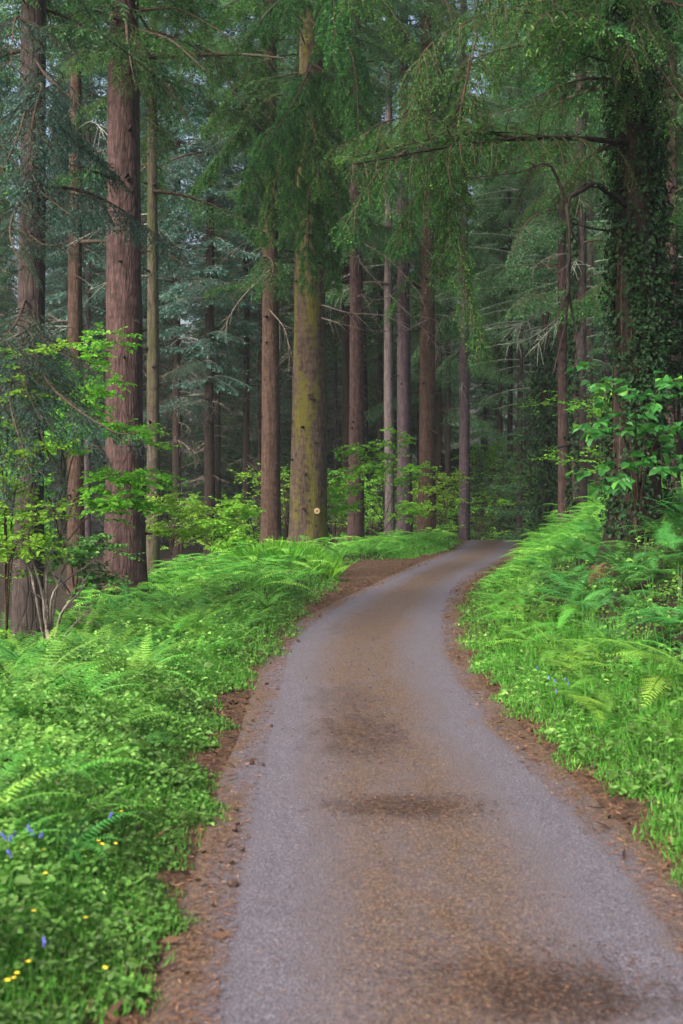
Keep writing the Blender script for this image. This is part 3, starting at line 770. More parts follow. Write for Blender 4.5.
# young conifers by the bend
for k, (x, Y, s, lb, z0) in enumerate([
    (503, 72, .95, 'young fir on the slope just right of the mauve trunk', .2), (530, 62, 1.15, 'bushy young fir leaning over the right end of the road', .1),
    (482, 80, .8, 'small fir behind the mauve trunk at the bend', .2), (412, 68, .8, 'young fir in the gap between dark purple and reddish trunks', .2),
    (552, 56, .8, 'dark young fir at the foot of the slim reddish fir on the bank', .1)]):
    p = foot(x, Y); r = empty('young_fir', p, lb, 'tree')
    c = link('crown', CR['young'], r, (0, 0, z0)); c.scale = (s, s, s); c.rotation_euler = (0, 0, k * 1.3)
    t = Mesh(); tube(t, [[0, 0, -.2], [.02, 0, 3.2 * s], [0, .02, 6.6 * s]], [.07 * s, .05 * s, .01], 8); t.build('trunk', M['wood'], r, True)


# ------------------------------------------------------------------ ivy
def ivy(host, z0, z1, n, seed, size=.07, az0=-PI * 1.1, az1=PI * .1, out=.10, dens=.5, label='', bulge=None):
    rng = R(seed); p0 = np.array(host.location); r0 = host['r0']
    z = rng.uniform(z0, z1, n * 3); az = rng.uniform(az0, az1, n * 3)
    f = np.sin(z * 1.1 + 2.3 * np.sin(az * 2 + z * .4)) * .5 + np.sin(z * 2.7 + az * 5) * .3
    k = f + rng.normal(0, .25, n * 3) > (1 - 2 * dens) * .6 + .5 * np.clip(1 - z / 2.2, 0, 1)
    z, az = z[k][:n], az[k][:n]; m = len(z)
    rr = r0 * (1 - .75 * z / 30) + r0 * .35 * np.exp(-z / .55) + abs(rng.normal(0, out, m)) + .02
    rad = np.stack([np.cos(az), np.sin(az), 0 * az], -1)
    B = rad * rr[:, None] + UP * z[:, None]
    D = nrm(-UP * .7 + rng.normal(0, .5, (m, 3)) + rad * .35); N = nrm(rad + UP * .3 + rng.normal(0, .4, (m, 3)))
    mb = Mesh(); l = rng.uniform(.45, 1.0, m) ** 1.5 * 1.7 * size
    leaves(mb, B, D, N, l, l * .85, np.clip(rng.normal(.42, .2, m), 0, 1))
    root = empty('ivy', p0, label, 'ivy')
    mb.build('foliage', M['ivy'], root)
    st = Mesh()
    for q in range(7):
        a = rng.uniform(az0, az1); zz = np.linspace(z0, z1 * rng.uniform(.5, 1), 14); aa = a + np.cumsum(rng.normal(0, .09, 14))
        r_ = r0 * (1 - .75 * zz / 30) + r0 * .35 * np.exp(-zz / .55) + .012
        tube(st, np.stack([r_ * np.cos(aa), r_ * np.sin(aa), zz], -1), np.linspace(.022, .006, 14), 5)
    st.build('stem', M['wood'], root, True)
    return root


ivy(T['ivy'], .2, 8.5, 9500, 401, .055, out=.10, dens=.66, label='dense ivy climbing the huge dark fir on the right bank')
ivy(T['thin_grey'], .5, 12, 1800, 402, .10, -PI * 1.25, -PI * .62, .08, .75, label='strip of ivy running up the left flank of the grey fir on the bank')
T['ivied'] = conifer('short dark snag smothered in ivy beyond the bend', 546, 52, 11, 'bark_dark', 41, 9, None, nst=0, top=.7)
ivy(T['ivied'], .1, 8.2, 3200, 403, .12, -PI, PI, .28, .9, label='bluish dark ivy smothering the short snag beyond the bend')


# ------------------------------------------------------------------ broadleaf saplings
def twig_leaves(g, rng, axis, size, spacing, flat=.25, droop=.15, matl=0):
    seg = np.linalg.norm(np.diff(axis, axis=0), axis=1); s = np.concatenate([[0], np.cumsum(seg)]); L = s[-1]
    n = max(2, int(L / spacing)); u = (np.arange(n) + .6) / n
    P = np.stack([np.interp(u * L, s, axis[:, k]) for k in range(3)], -1)
    Tg = nrm(np.stack([np.interp(u * L, s, np.gradient(axis[:, k], s)) for k in range(3)], -1))
    sd = nrm(np.cross(Tg, UP)) * np.where(np.arange(n) % 2, 1, -1)[:, None]
    D = nrm(Tg * .55 + sd * .8 + rng.normal(0, .2, (n, 3)) - UP * droop); N = nrm(UP + rng.normal(0, flat, (n, 3)))
    l = size * rng.uniform(.65, 1.2, n)
    leaves(g, P, D, N, l, l * .68, np.clip(rng.normal(.6, .18, n), 0, 1), matl)


def sapling(label, x, Y, stems, seed, size=.075, mat='beech', tw=.45, per=12, spacing=.045, dens=1.8, r=.018, droop=.15, name='beech_sapling'):
    """stems: list of pixel paths for the boughs (x, y, Y)"""
    rng = R(seed); p = foot(x, Y); root = empty(name, p, label, 'sapling'); per = int(per * dens); size *= 1.15
    st, g = Mesh(), Mesh()
    for path in stems:
        ax = poly([np.zeros(3)] + [at(*q) - p for q in path] if len(path) < 4 else [at(*q) - p for q in path], 18)
        tube(st, ax, np.linspace(r, r * .2, 18), 5)
        seg = np.linalg.norm(np.diff(ax, axis=0), axis=1); s = np.concatenate([[0], np.cumsum(seg)]); L = s[-1]
        for k in range(per):
            u = .45 + .55 * (k + rng.random()) / per
            b0 = np.array([np.interp(u * L, s, ax[:, q]) for q in range(3)]); Tn = nrm(np.array([np.interp(min(L, u * L + .1), s, ax[:, q]) for q in range(3)]) - b0 + 1e-5)
            d = nrm(Tn * .8 + nrm(np.cross(Tn, UP)) * (1 if k % 2 else -1) * rng.uniform(.5, 1.2) + rng.normal(0, .15, 3)); d[2] *= .6; b0 = b0 + UP * rng.normal(0, tw * .22)
            l = tw * rng.uniform(.6, 1.5)
            tx = b0 + d * l * np.linspace(0, 1, 5)[:, None] - UP * (.12 * l * np.linspace(0, 1, 5) ** 2)[:, None]
            tube(st, tx, np.linspace(.005, .002, 5), 3, cap=False)
            twig_leaves(g, rng, tx, size, spacing, droop=droop, flat=.45)
            for _ in range(2):
                c0 = tx[rng.integers(1, 4)]; e = nrm(d + rng.normal(0, .6, 3)) * l * .6; e[2] *= .6
                twig_leaves(g, rng, c0 + e * np.linspace(0, 1, 4)[:, None], size, spacing, droop=droop, flat=.5)
    st.build('stem', M['wood'], root, True); g.build('foliage', M[mat], root)
    return root


sapling('bright yellow green beech sapling in layered sprays beneath the bluish boughs at the left', 58, 23, [
    [(60, 500, 23), (70, 400, 23), (50, 355, 22.6), (5, 350, 22)], [(60, 500, 23), (70, 420, 23), (85, 360, 22.6), (112, 338, 22)],
    [(60, 520, 23), (75, 450, 23), (100, 425, 22.4), (150, 435, 21.8)], [(55, 520, 23), (40, 470, 23), (20, 440, 22.6), (-10, 425, 22)],
    [(60, 540, 23), (80, 490, 23), (110, 475, 22.4), (155, 478, 22)], [(60, 540, 23), (50, 500, 22.6), (30, 485, 22), (-5, 478, 21.5)],
    [(60, 550, 23), (85, 520, 22.8), (105, 505, 22.5), (130, 500, 22)], [(60, 540, 23), (65, 470, 23), (60, 440, 22), (70, 415, 21)], [(60, 560, 23), (40, 535, 22.5), (20, 525, 22), (-5, 530, 21.6)],
    [(60, 500, 23), (64, 430, 22.6), (80, 395, 22), (100, 390, 21.5)]], 501, .085, tw=.45, per=13, dens=2.6)
sapling('small beech sapling right of the big purple brown fir', 172, 31, [[(172, 550, 31), (168, 520, 31), (165, 505, 30.5), (160, 500, 30)], [(172, 550, 31), (175, 525, 31), (185, 512, 30.6), (200, 513, 30)], [(172, 555, 31), (168, 535, 31), (160, 528, 30.6), (150, 530, 30)], [(172, 550, 31), (176, 535, 31), (186, 530, 30.6), (196, 535, 30)]], 502, .085, tw=.4, per=12)
sapling('leaning beech spray reaching left in front of the red brown fir', 258, 35, [[(258, 560, 35), (250, 535, 35), (235, 525, 34.6), (207, 522, 34)], [(258, 555, 35), (252, 525, 35), (245, 510, 34.6), (232, 502, 34)], [(258, 560, 35), (255, 545, 34.6), (245, 540, 34.3), (225, 543, 34)]], 503, .10, tw=.45, per=14)
sapling('tall feathery beech sapling in front of the knotty brown fir and its neighbours', 384, 48, [
    [(384, 520, 48), (382, 480, 48), (370, 450, 47.6), (345, 452, 47)], [(384, 515, 48), (386, 470, 48), (392, 445, 47.6), (400, 432, 47)], [(384, 520, 48), (375, 495, 48), (355, 488, 47.5), (330, 497, 47)],
    [(384, 520, 48), (395, 490, 47.6), (410, 470, 47.3), (420, 468, 47)], [(384, 525, 48), (370, 505, 47.6), (350, 505, 47.3), (328, 512, 47)], [(384, 530, 48), (395, 515, 47.6), (405, 508, 47.3), (415, 508, 47)], [(384, 510, 48), (380, 470, 47.5), (365, 468, 47), (350, 475, 46.5)]], 504, .12, tw=.6, per=13, spacing=.07)
sapling('thin beech sapling brushing the foot of the reddish brown knotty fir', 446, 54, [[(446, 525, 54), (444, 500, 54), (438, 488, 53.6), (425, 490, 53)], [(446, 520, 54), (448, 495, 54), (452, 480, 53.6), (458, 478, 53)], [(446, 525, 54), (440, 512, 53.6), (430, 508, 53.2), (415, 512, 53)]], 505, .11, tw=.5, per=11, spacing=.08)
sapling('big leaved sycamore sapling in front of the ivy covered fir', 640, 17.5, [
    [(636, 500, 17.5), (630, 440, 17.4), (612, 388, 17), (592, 382, 16.6)], [(640, 480, 17.5), (648, 420, 17.3), (660, 388, 17), (690, 378, 16.6)],
    [(636, 500, 17.5), (625, 440, 17.2), (605, 425, 16.8), (582, 432, 16.5)], [(640, 500, 17.5), (650, 455, 17.2), (665, 430, 17), (690, 428, 16.7)],
    [(636, 510, 17.5), (630, 480, 17.2), (620, 468, 16.8), (604, 478, 16.5)], [(640, 510, 17.5), (645, 475, 17.2), (655, 462, 16.8), (672, 468, 16.5)], [(638, 500, 17.5), (636, 440, 17), (636, 410, 16.6), (640, 398, 16.2)]], 506, .135, 'sycamore', tw=.35, per=8, spacing=.10, droop=.35, name='sycamore_sapling', dens=.9)
sapling('dark leaved holly at the right border behind the sycamore sapling', 676, 21, [
    [(676, 480, 21), (674, 400, 21), (668, 330, 20.8), (660, 290, 20.5)], [(676, 470, 21), (680, 390, 21), (684, 330, 20.6), (690, 270, 20.3)], [(676, 480, 21), (680, 420, 20.8), (676, 380, 20.5), (668, 350, 20.2)], [(676, 450, 21), (682, 350, 20.8), (680, 290, 20.5), (672, 240, 20.2)]], 507, .07, 'ivy', tw=.5, per=24, spacing=.04, droop=.2, name='holly')

sapling('low beech bush in shade at the left border under the bare shrub', 8, 17.6, [[(8, 680, 17.6), (5, 655, 17.5), (-5, 640, 17.3)], [(8, 680, 17.6), (15, 655, 17.4), (25, 650, 17.2)], [(8, 685, 17.6), (5, 670, 17.3), (-8, 670, 17.1)]], 508, .07, tw=.3, per=10, droop=.2)
sapling('dark green bush in shade between the left border trunk and the big fir', 75, 27, [[(75, 600, 27), (70, 560, 27), (50, 535, 26.8), (30, 540, 26.5)], [(75, 600, 27), (80, 560, 27), (90, 540, 26.8), (100, 545, 26.5)], [(75, 600, 27), (72, 570, 27), (70, 550, 26.5), (62, 555, 26)], [(75, 600, 27), (60, 580, 26.8), (45, 575, 26.6), (25, 585, 26.4)], [(75, 600, 27), (85, 580, 26.8), (92, 572, 26.6), (98, 580, 26.4)]], 509, .08, 'sycamore', tw=.5, per=16, droop=.2, name='hazel_bush')

sapling('leafy yellow green beech shrub hiding the middle of the left border trunk', 6, 18.6, [
    [(6, 640, 18.6), (10, 540, 18.4), (20, 470, 18), (45, 445, 17.6)], [(6, 640, 18.6), (4, 500, 18.4), (0, 420, 18), (25, 385, 17.6)], [(6, 640, 18.6), (12, 560, 18.3), (30, 520, 18), (60, 505, 17.7)],
    [(6, 640, 18.6), (5, 520, 18.2), (15, 455, 17.9), (5, 430, 17.5)], [(6, 640, 18.6), (8, 570, 18.2), (20, 540, 17.9), (40, 545, 17.6)], [(6, 640, 18.6), (8, 430, 18.4), (25, 360, 18), (60, 345, 17.8)]], 510, .07, tw=.36, per=11, dens=2.2)
rng = R(515); st, g = Mesh(), Mesh()
for k in range(11):
    a = rng.uniform(0, 6.28); Lb = rng.uniform(.8, 2.0); h = rng.uniform(1.2, 3.6); d = np.array([math.cos(a), math.sin(a), 0])
    ax = poly([np.zeros(3), UP * h * .6 + d * Lb * .15, UP * h * .95 + d * Lb * .6, UP * h + d * Lb], 12); tube(st, ax, np.linspace(.02, .004, 12), 5)
    for q in range(16):
        b0 = ax[rng.integers(5, 12)]; e = nrm(d * .6 + rng.normal(0, .8, 3)) * rng.uniform(.35, .8); e[2] *= .45
        twig_leaves(g, rng, b0 + e * np.linspace(0, 1, 5)[:, None], .11, .07, flat=.5)
BST = st.data('stem', M['wood'], True); BG = g.data('foliage', M['beech'])
for k, (x, Y) in enumerate([(180, 52), (205, 58), (228, 55), (250, 62), (288, 58), (335, 58), (345, 64), (372, 62), (398, 66), (415, 63), (438, 64), (452, 70), (478, 72), (492, 78), (515, 82), (540, 76), (485, 92), (528, 95), (505, 100), (555, 66), (598, 46), (610, 40)]):
    r = empty('beech_bush', foot(x, Y, 0), 'bright green beech bush growing between the trunks behind the road', 'bush', 'beech bushes between the trunks')
    link('stem', BST, r); link('foliage', BG, r); sc = (.75 + .45 * rng.random()) * (1 if Y < 75 else 1.35); r.scale = (sc * 1.15, sc * 1.15, sc); r.rotation_euler = (0, 0, rng.uniform(0, 6.3))

# ------------------------------------------------------------------ bare shrub at the left
p = foot(48, 18.3); rng = R(61)
root = empty('bare_shrub', p, 'leafless grey brown shrub with crooked stems before the dark trunk at the left', 'shrub')
for path in ([(48, 640), (42, 585), (20, 520), (5, 500)], [(50, 640), (46, 575), (48, 555), (30, 540)], [(52, 640), (52, 590), (70, 570), (86, 560)], [(50, 640), (56, 585), (68, 545), (58, 515)], [(54, 640), (62, 605), (80, 585), (84, 572)], [(46, 640), (36, 590), (28, 560), (14, 560)], [(56, 640), (72, 620), (92, 600)], [(50, 640), (44, 600), (46, 560), (60, 525)]):
    b = Mesh(); ax = poly([at(x, y, 18.3 + rng.normal(0, .15)) - p for x, y in path], 14); ax[:, 2] -= .1
    tube(b, ax, np.linspace(.03, .006, 14), 6)
    for q in range(4):
        i = rng.integers(5, 13); e = nrm(nrm(ax[i] - ax[i - 1]) + rng.normal(0, .6, 3)) * rng.uniform(.15, .4); tube(b, np.stack([ax[i], ax[i] + e * .5 + .01, ax[i] + e]), [.008, .006, .003], 4)
    b.build('stem', M['dead_wood'], root, True)


# ------------------------------------------------------------------ ferns
def frond(mb, rng, az, L, rise, lod, spread=.2, tint=.5, stalk=.12, arch=1.0):
    k = 24; s = np.linspace(0, 1, k)
    el = rise * (1 - s) + (rise - arch * 1.35) * s
    dx = np.cos(el); dz = np.sin(el)
    x = np.concatenate([[0], np.cumsum((dx[1:] + dx[:-1]) / 2)]) * L / (k - 1); z = np.concatenate([[0], np.cumsum((dz[1:] + dz[:-1]) / 2)]) * L / (k - 1)
    side = rng.normal(0, .08) * s ** 2 * L
    c, s_ = math.cos(az), math.sin(az)
    ax = np.stack([x * c - side * s_, x * s_ + side * c, z], -1)
    Tg = nrm(np.gradient(ax, axis=0)); Sd = nrm(np.cross(Tg, UP) + 1e-6); Nn = np.cross(Sd, Tg)
    n = 19 if lod == 0 else 14
    u = stalk + (1 - stalk) * (np.arange(n) + .5) / n
    P = np.stack([np.interp(u, s, ax[:, q]) for q in range(3)], -1); t = nrm(np.stack([np.interp(u, s, Tg[:, q]) for q in range(3)], -1))
    sd = nrm(np.stack([np.interp(u, s, Sd[:, q]) for q in range(3)], -1)); nn = np.cross(sd, t)
    v = (u - stalk) / (1 - stalk)
    pl = spread * L * np.minimum(1, .45 + v * 2.6) * (1 - v) ** .8 + .012
    for sg in (-1, 1):
        D = nrm(sd * sg * .93 + t * .34 - nn * .12 + rng.normal(0, .04, (n, 3)))
        if lod == 0:
            m = 8; w = (np.arange(m) + .6) / m
            B = P[:, None] + D[:, None] * (pl[:, None] * w)[..., None] - UP * (.12 * pl[:, None] * w ** 2)[..., None]
            lat = np.cross(nn, D)
            for g in (-1, 1):
                d = nrm(lat[:, None] * g * .85 + D[:, None] * .55 + rng.normal(0, .05, (n, m, 3)))
                ln = pl[:, None] * .15 * (1.15 - w) + .004
                blades(mb, B.reshape(-1, 3), d.reshape(-1, 3), np.repeat(nn, m, 0), ln.ravel(), (ln * .55).ravel(), np.clip(np.repeat(tint + .25 * v + rng.normal(0, .05, n), m), 0, 1), 0, .4)
            blades(mb, P, D, nn, pl, .012, tint, 0, .3, .1)
        else:
            blades(mb, P, D, nn, pl, pl * .22 + .006, np.clip(tint + .25 * v + rng.normal(0, .08, n), 0, 1), 0, .35, .12)
    i = np.arange(0, k, 3)
    tube(mb, ax[i], np.linspace(.006, .002, len(i)), 3, 0, .75, False)


def fern(seed, lod=0, kind='rosette'):
    rng = R(seed); mb = Mesh()
    if kind == 'rosette':
        n = rng.integers(8, 12); a0 = rng.uniform(0, 6)
        for k in range(n):
            frond(mb, rng, a0 + k * 2 * PI / n + rng.normal(0, .2), rng.uniform(.7, 1.05), rng.uniform(.85, 1.25), lod, .15, np.clip(rng.normal(.46, .18), .08, .85), .14, rng.uniform(.8, 1.15))
    else:                                                            # bracken: stalk, then a broad level frond
        for k in range(rng.integers(4, 7)):
            sub = Mesh(); h = rng.uniform(.25, .6); az = rng.uniform(0, 6.28)
            frond(sub, rng, az, rng.uniform(.6, .95), rng.uniform(.15, .5), lod, .27, np.clip(rng.normal(.46, .2), .08, .88), .04, .6)
            V, FF, TT, MM = sub.arrays(); off = np.array([rng.normal(0, .12), rng.normal(0, .12), h])
            mb.v.append(V + off); mb.f += [q + mb.n for q in FF]; mb.t.append(TT); mb.m += MM; mb.n += len(V)
            tube(mb, [[off[0] * .4, off[1] * .4, -.05], [off[0] * .8, off[1] * .8, h * .6], off], [.007, .006, .005], 4, 0, .7, False)
    return mb


FERN = [fern(70 + k).data('fern', M['fern']) for k in range(4)]
FERNC = [fern(76 + k).data('fern', M['fern_cool']) for k in range(2)]
BRAC = [fern(80 + k, 0, 'bracken').data('bracken', M['fern']) for k in range(3)]
BRACC = [fern(86 + k, 0, 'bracken').data('bracken', M['fern_cool']) for k in range(3)]
LOW = [fern(90 + k, 1) for k in range(4)] + [fern(94 + k, 1, 'bracken') for k in range(3)]


def scatter(side, y0, y1, gap, seed, tries, xin, wide):
    rng = R(seed); out = []; cell = {}
    for k in range(tries):
        Y = y0 + (y1 - y0) * rng.random() ** .8
        lim = .30 * Y + 3.2
        if side < 0:
            a, b_ = max(-lim, vl(Y) - wide), vl(Y) - xin
        else:
            a, b_ = vr(Y) + xin, min(lim, vr(Y) + wide)
        if b_ <= a: continue
        X = rng.uniform(a, b_); g = gap * (.75 + .5 * rng.random())
        key = (int(X), int(Y))
        if any((q[0] - X) ** 2 + (q[1] - Y) ** 2 < g * g for i in (-1, 0, 1) for j in (-1, 0, 1) for q in cell.get((key[0] + i, key[1] + j), ())): continue
        if any((t.location[0] - X) ** 2 + (t.location[1] - Y) ** 2 < (t['r0'] + .18) ** 2 for t in T.values()): continue
        cell.setdefault(key, []).append((X, Y)); out.append((X, Y))
    return sorted(out, key=lambda q: q[1])


rest = []
for side, cap, y0, lab, grp in ((-1, 145, 6.4, 'green fern in the crowded verge left of the road', 'ferns of the left verge'), (1, 150, 7.5, 'green fern in the crowded bank right of the road', 'ferns of the right bank')):
    spots = scatter(side, y0, 50, .56 if side < 0 else .48, 900 + side, 20000, .5 if side < 0 else .45, 4.8 if side < 0 else 16)
    rng = R(33 + side)
    seen = [q for q in spots if abs(q[0]) < .275 * q[1] + .8]
    rest += [q for q in spots if abs(q[0]) >= .275 * q[1] + .8]
    for i, (X, Y) in enumerate(seen):
        if i >= cap: rest.append((X, Y)); continue
        if side < 0: d = FERN[rng.integers(4)] if rng.random() < .75 else FERNC[rng.integers(2)]
        else:
            cool = X - vr(Y) > 1.2 and Y < 24
            d = (BRACC if cool else BRAC)[rng.integers(3)] if rng.random() < .7 else (FERNC[rng.integers(2)] if cool else FERN[rng.integers(4)])
        edge_d = (vl(Y) - X) if side < 0 else (X - vr(Y))
        o = link('fern', d, None, (X, Y, float(ground(X, Y)) - .03)); tag(o, lab, 'fern', grp)
        s = rng.uniform(.72, 1.08) * (.85 if Y < 10.5 else 1) * (.6 + .38 * min(1, edge_d / 1.6)); o.scale = (s, s, s * rng.uniform(.85, 1.1)); o.rotation_euler = (rng.normal(0, .12), rng.normal(0, .12), rng.uniform(0, 6.3))
rng = R(45)
for k in range(900):
    Y = rng.uniform(50, 95); X = rng.uniform(-.1 * Y, .25 * Y)
    if vl(Y) - .4 < X < vr(Y) + .4 or (Y < 60 and X < 0): continue
    rest.append((X, Y))
b = Mesh(); rng = R(44); arr = [f.arrays() for f in LOW]
for (X, Y) in rest:
    V, FF, TT, MM = arr[rng.integers(7)]
    az = rng.uniform(0, 6.28); c, s_ = math.cos(az), math.sin(az); m = np.array([[c, -s_, 0], [s_, c, 0], [0, 0, 1]]) * rng.uniform(.6, 1.05)
    b.v.append(V @ m.T + np.array([X, Y, float(ground(X, Y)) - .03])); b.f += [q + b.n for q in FF]; b.t.append(np.clip(TT + rng.normal(0, .1), 0, 1)); b.m += MM; b.n += len(V)
tag(b.build('fern_undergrowth', M['fern']), 'bright mass of ferns covering the far verges under the trees', 'undergrowth', kind='stuff')
print('ferns rest', len(rest))

# ------------------------------------------------------------------ low leaves, grass, litter: nobody could count these
def cover_points(side, n, y0, y1, depth, seed, power=1.6, ragged=.12):
    rng = R(seed); Y = y0 + (y1 - y0) * rng.random(n) ** power
    d = depth * rng.random(n) ** 1.2 - ragged * rng.random(n)
    e = .10 * np.sin(Y * 2.3) + .07 * np.sin(Y * 5.9 + 1) + .04 * np.sin(Y * 13)
    X = (vl(Y) - d + e) if side < 0 else (vr(Y) + d + e)
    k = np.abs(X) < .29 * Y + 2.2
    return X[k], Y[k], d[k], rng


b = Mesh()
for side, n, y0, y1, dep, size, hmax in ((-1, 46000, 4.3, 14, 3.4, .036, .26), (-1, 26000, 9, 46, 4.5, .055, .30), (1, 16000, 5.5, 16, 3.2, .032, .22), (1, 26000, 9, 52, 6, .055, .34)):
    X, Y, d, rng = cover_points(side, n, y0, y1, dep, n + side)
    m = len(X); h = rng.random(m) ** .7 * hmax * np.clip(.25 + d * 1.3, .15, 1) * (.6 + .6 * np.sin(X * 2.1 + 1.7 * np.sin(Y * 1.9)) ** 2)
    B = np.stack([X, Y, ground(X, Y) + h + .01], -1)
    a = rng.uniform(0, 2 * PI, m); D = nrm(np.stack([np.cos(a), np.sin(a), rng.normal(-.05, .35, m)], -1)); N = nrm(UP + rng.normal(0, .45, (m, 3)))
    l = size * rng.uniform(.5, 1.3, m)
    ti = np.clip(.45 + .3 * np.sin(X * 1.9 + np.sin(Y * 2.7)) + rng.normal(0, .2, m), 0, 1)
    l = l * np.where(rng.random(m) < .04, 1.9, 1.0)
    leaves(b, B, D, N, l, l * rng.uniform(.5, .85, m), ti)
tag(b.build('ground_cover', M['weed']), 'low broad leaved weeds carpeting both verges of the road', 'ground cover', kind='stuff')

b = Mesh()
for side, n, y0, y1, dep, L in ((-1, 8000, 4.3, 12, 2.6, .17), (-1, 14000, 4.3, 16, 1.0, .16), (-1, 9000, 14, 50, 1.3, .2), (1, 24000, 5.5, 18, 1.5, .2), (1, 9000, 14, 52, 1.0, .18), (-1, 9000, 41, 56, 5, .25)):
    X, Y, d, rng = cover_points(side, n, y0, y1, dep, n * 3 + side, ragged=.2)
    m = len(X); B = np.stack([X, Y, ground(X, Y) - .01], -1)
    D = nrm(np.stack([rng.normal(0, .38, m), rng.normal(0, .38, m), np.ones(m)], -1)); N = nrm(np.stack([rng.normal(0, 1, m), rng.normal(0, 1, m), .2 * np.ones(m)], -1))
    l = L * rng.uniform(.4, 1.3, m) * np.clip(.5 + d, .4, 1.2)
    blades(b, B, D, N, l, .006 + .00035 * Y, np.clip(rng.normal(.5, .2, m), 0, 1), 0, .35)
tag(b.build('verge_grass', M['grass']), 'short soft grass lining both edges of the road', 'grass', kind='stuff')

b = Mesh(); rng = R(71)
for side, n in ((-1, 20000), (1, 18000)):
    Y = 4.6 + 40 * rng.random(n) ** 2.2
    lo, hi = (vl(Y) - .1, al(Y) + .22) if side < 0 else (ar(Y) - .22, vr(Y) + .1)
    X = lo + (hi - lo) * rng.random(n)
    on = (X > al(Y)) & (X < ar(Y)); u = (X - al(Y)) / (ar(Y) - al(Y))
    z = np.where(on, .024 + .03 * (1 - (2 * u - 1) ** 2), ground(X, Y)) + .006
    a = rng.uniform(0, 6.28, n); D = nrm(np.stack([np.cos(a), np.sin(a), rng.normal(0, .15, n)], -1))
    blades(b, np.stack([X, Y, z], -1), D, nrm(UP + rng.normal(0, .3, (n, 3))), rng.uniform(.02, .075, n), .0035 + .0003 * Y, np.clip(rng.normal(.45, .28, n), 0, 1))
n = 15000; Y = 4.6 + 30 * rng.random(n) ** 1.8; u = np.clip(rng.normal(.48, .17, n), .03, .97); X = al(Y) + (ar(Y) - al(Y)) * u
a = rng.uniform(0, 6.28, n)
blades(b, np.stack([X, Y, .026 + .03 * (1 - (2 * u - 1) ** 2)], -1), nrm(np.stack([np.cos(a), np.sin(a), 0 * a], -1)), nrm(UP + rng.normal(0, .2, (n, 3))), rng.uniform(.012, .04, n), .003 + .0002 * Y, np.clip(rng.normal(.45, .25, n), 0, 1))
for uu, vv, su, sv, n in ((.42, 11.4, .10, .8, 1500), (.50, 8.75, .12, .22, 1300), (.62, 5.6, .13, .3, 1500), (.48, 15, .12, 3, 900)):
    Y = vv + rng.normal(0, sv, n); u = np.clip(uu + rng.normal(0, su, n), .02, .98); X = al(Y) + (ar(Y) - al(Y)) * u; a = rng.uniform(0, 6.28, n)
    blades(b, np.stack([X, Y, .028 + .03 * (1 - (2 * u - 1) ** 2)], -1), nrm(np.stack([np.cos(a), np.sin(a), 0 * a + .05], -1)), nrm(UP + rng.normal(0, .3, (n, 3))), rng.uniform(.015, .05, n), .004 + .0004 * Y, np.clip(rng.normal(.12, .22, n), 0, 1))
n = 2600; sdv = rng.random(n) < .5; Y = 4.6 + 36 * rng.random(n) ** 1.9
X = np.where(sdv, al(Y) - .28 + rng.normal(0, .17, n), ar(Y) + .26 + rng.normal(0, .17, n)); a = rng.uniform(0, 6.28, n)
blades(b, np.stack([X, Y, np.maximum(ground(X, Y), .03) + .008], -1), nrm(np.stack([np.cos(a), np.sin(a), rng.normal(.1, .25, n)], -1)), nrm(UP + rng.normal(0, .5, (n, 3))), rng.uniform(.04, .15, n), rng.uniform(.008, .035, n), np.clip(rng.normal(.15, .25, n), 0, 1))
tag(b.build('needle_litter', M['litter']), 'brown fallen conifer needles strewn along the road', 'litter', kind='stuff')

# strap leaved clumps at the left of the dirt patch
for k, (x, Y) in enumerate([(262, 32), (285, 31.6), (305, 32.4), (275, 33.6), (298, 34), (318, 33), (245, 33.5), (322, 30.8)]):
    rng = R(820 + k); b = Mesh(); n = 170
    B = np.stack([rng.normal(0, .16, n), rng.normal(0, .16, n), np.full(n, -.03)], -1); out = B * np.array([1, 1, 0]) * 1.6
    D = nrm(UP + out + rng.normal(0, .22, (n, 3))); N = nrm(np.stack([rng.normal(0, 1, n), rng.normal(0, 1, n), .1 * np.ones(n)], -1)); l = rng.uniform(.35, .85, n)
    ti = np.clip(rng.normal(.6, .16, n), 0, 1)
    blades(b, B, D, N, l * .62, .035, ti, 0, .7)
    D2 = nrm(D + out * .9 + rng.normal(0, .25, (n, 3)) - UP * .25)
    blades(b, B + D * (l * .42)[:, None], D2, N, l * .55, .034, ti, 0, .3)
    o = b.build('strap_leaf_clump', M['strap'], None, loc=foot(x, Y, 0)); tag(o, 'bright clump of upright strap leaves at the bulge of the left verge', 'plant', 'strap leaved clumps on the left verge')

# withered fern on the bank below the ivy fir
b = Mesh(); rng = R(88)
for k in range(14): frond(b, rng, rng.uniform(0, 6.3), rng.uniform(.35, .6), rng.uniform(.3, 1.2), 1, .14, rng.uniform(.2, .8), .1, 1.3)
o = b.build('dead_fern', M['dead_fern'], None, loc=foot(592, 18.2, 0) + np.array([0, 0, .35])); tag(o, 'withered reddish brown fern clump at the foot of the ivy fir', 'fern')

# ------------------------------------------------------------------ flowers
def bluebell_mesh():
    b = Mesh(); rng = R(3)
    tube(b, poly([[0, 0, 0], [.01, 0, .18], [.05, 0, .27]], 8), .004, 4, 1, .5)
    bl_ = Mesh()
    for k in range(7):
        c = np.array([.012 + .008 * k, rng.normal(0, .012), .17 + .016 * k])
        tube(bl_, [c, c + [.012, 0, -.012], c + [.02, 0, -.032]], [.005, .011, .014], 7, 0, .5)
    return b, bl_


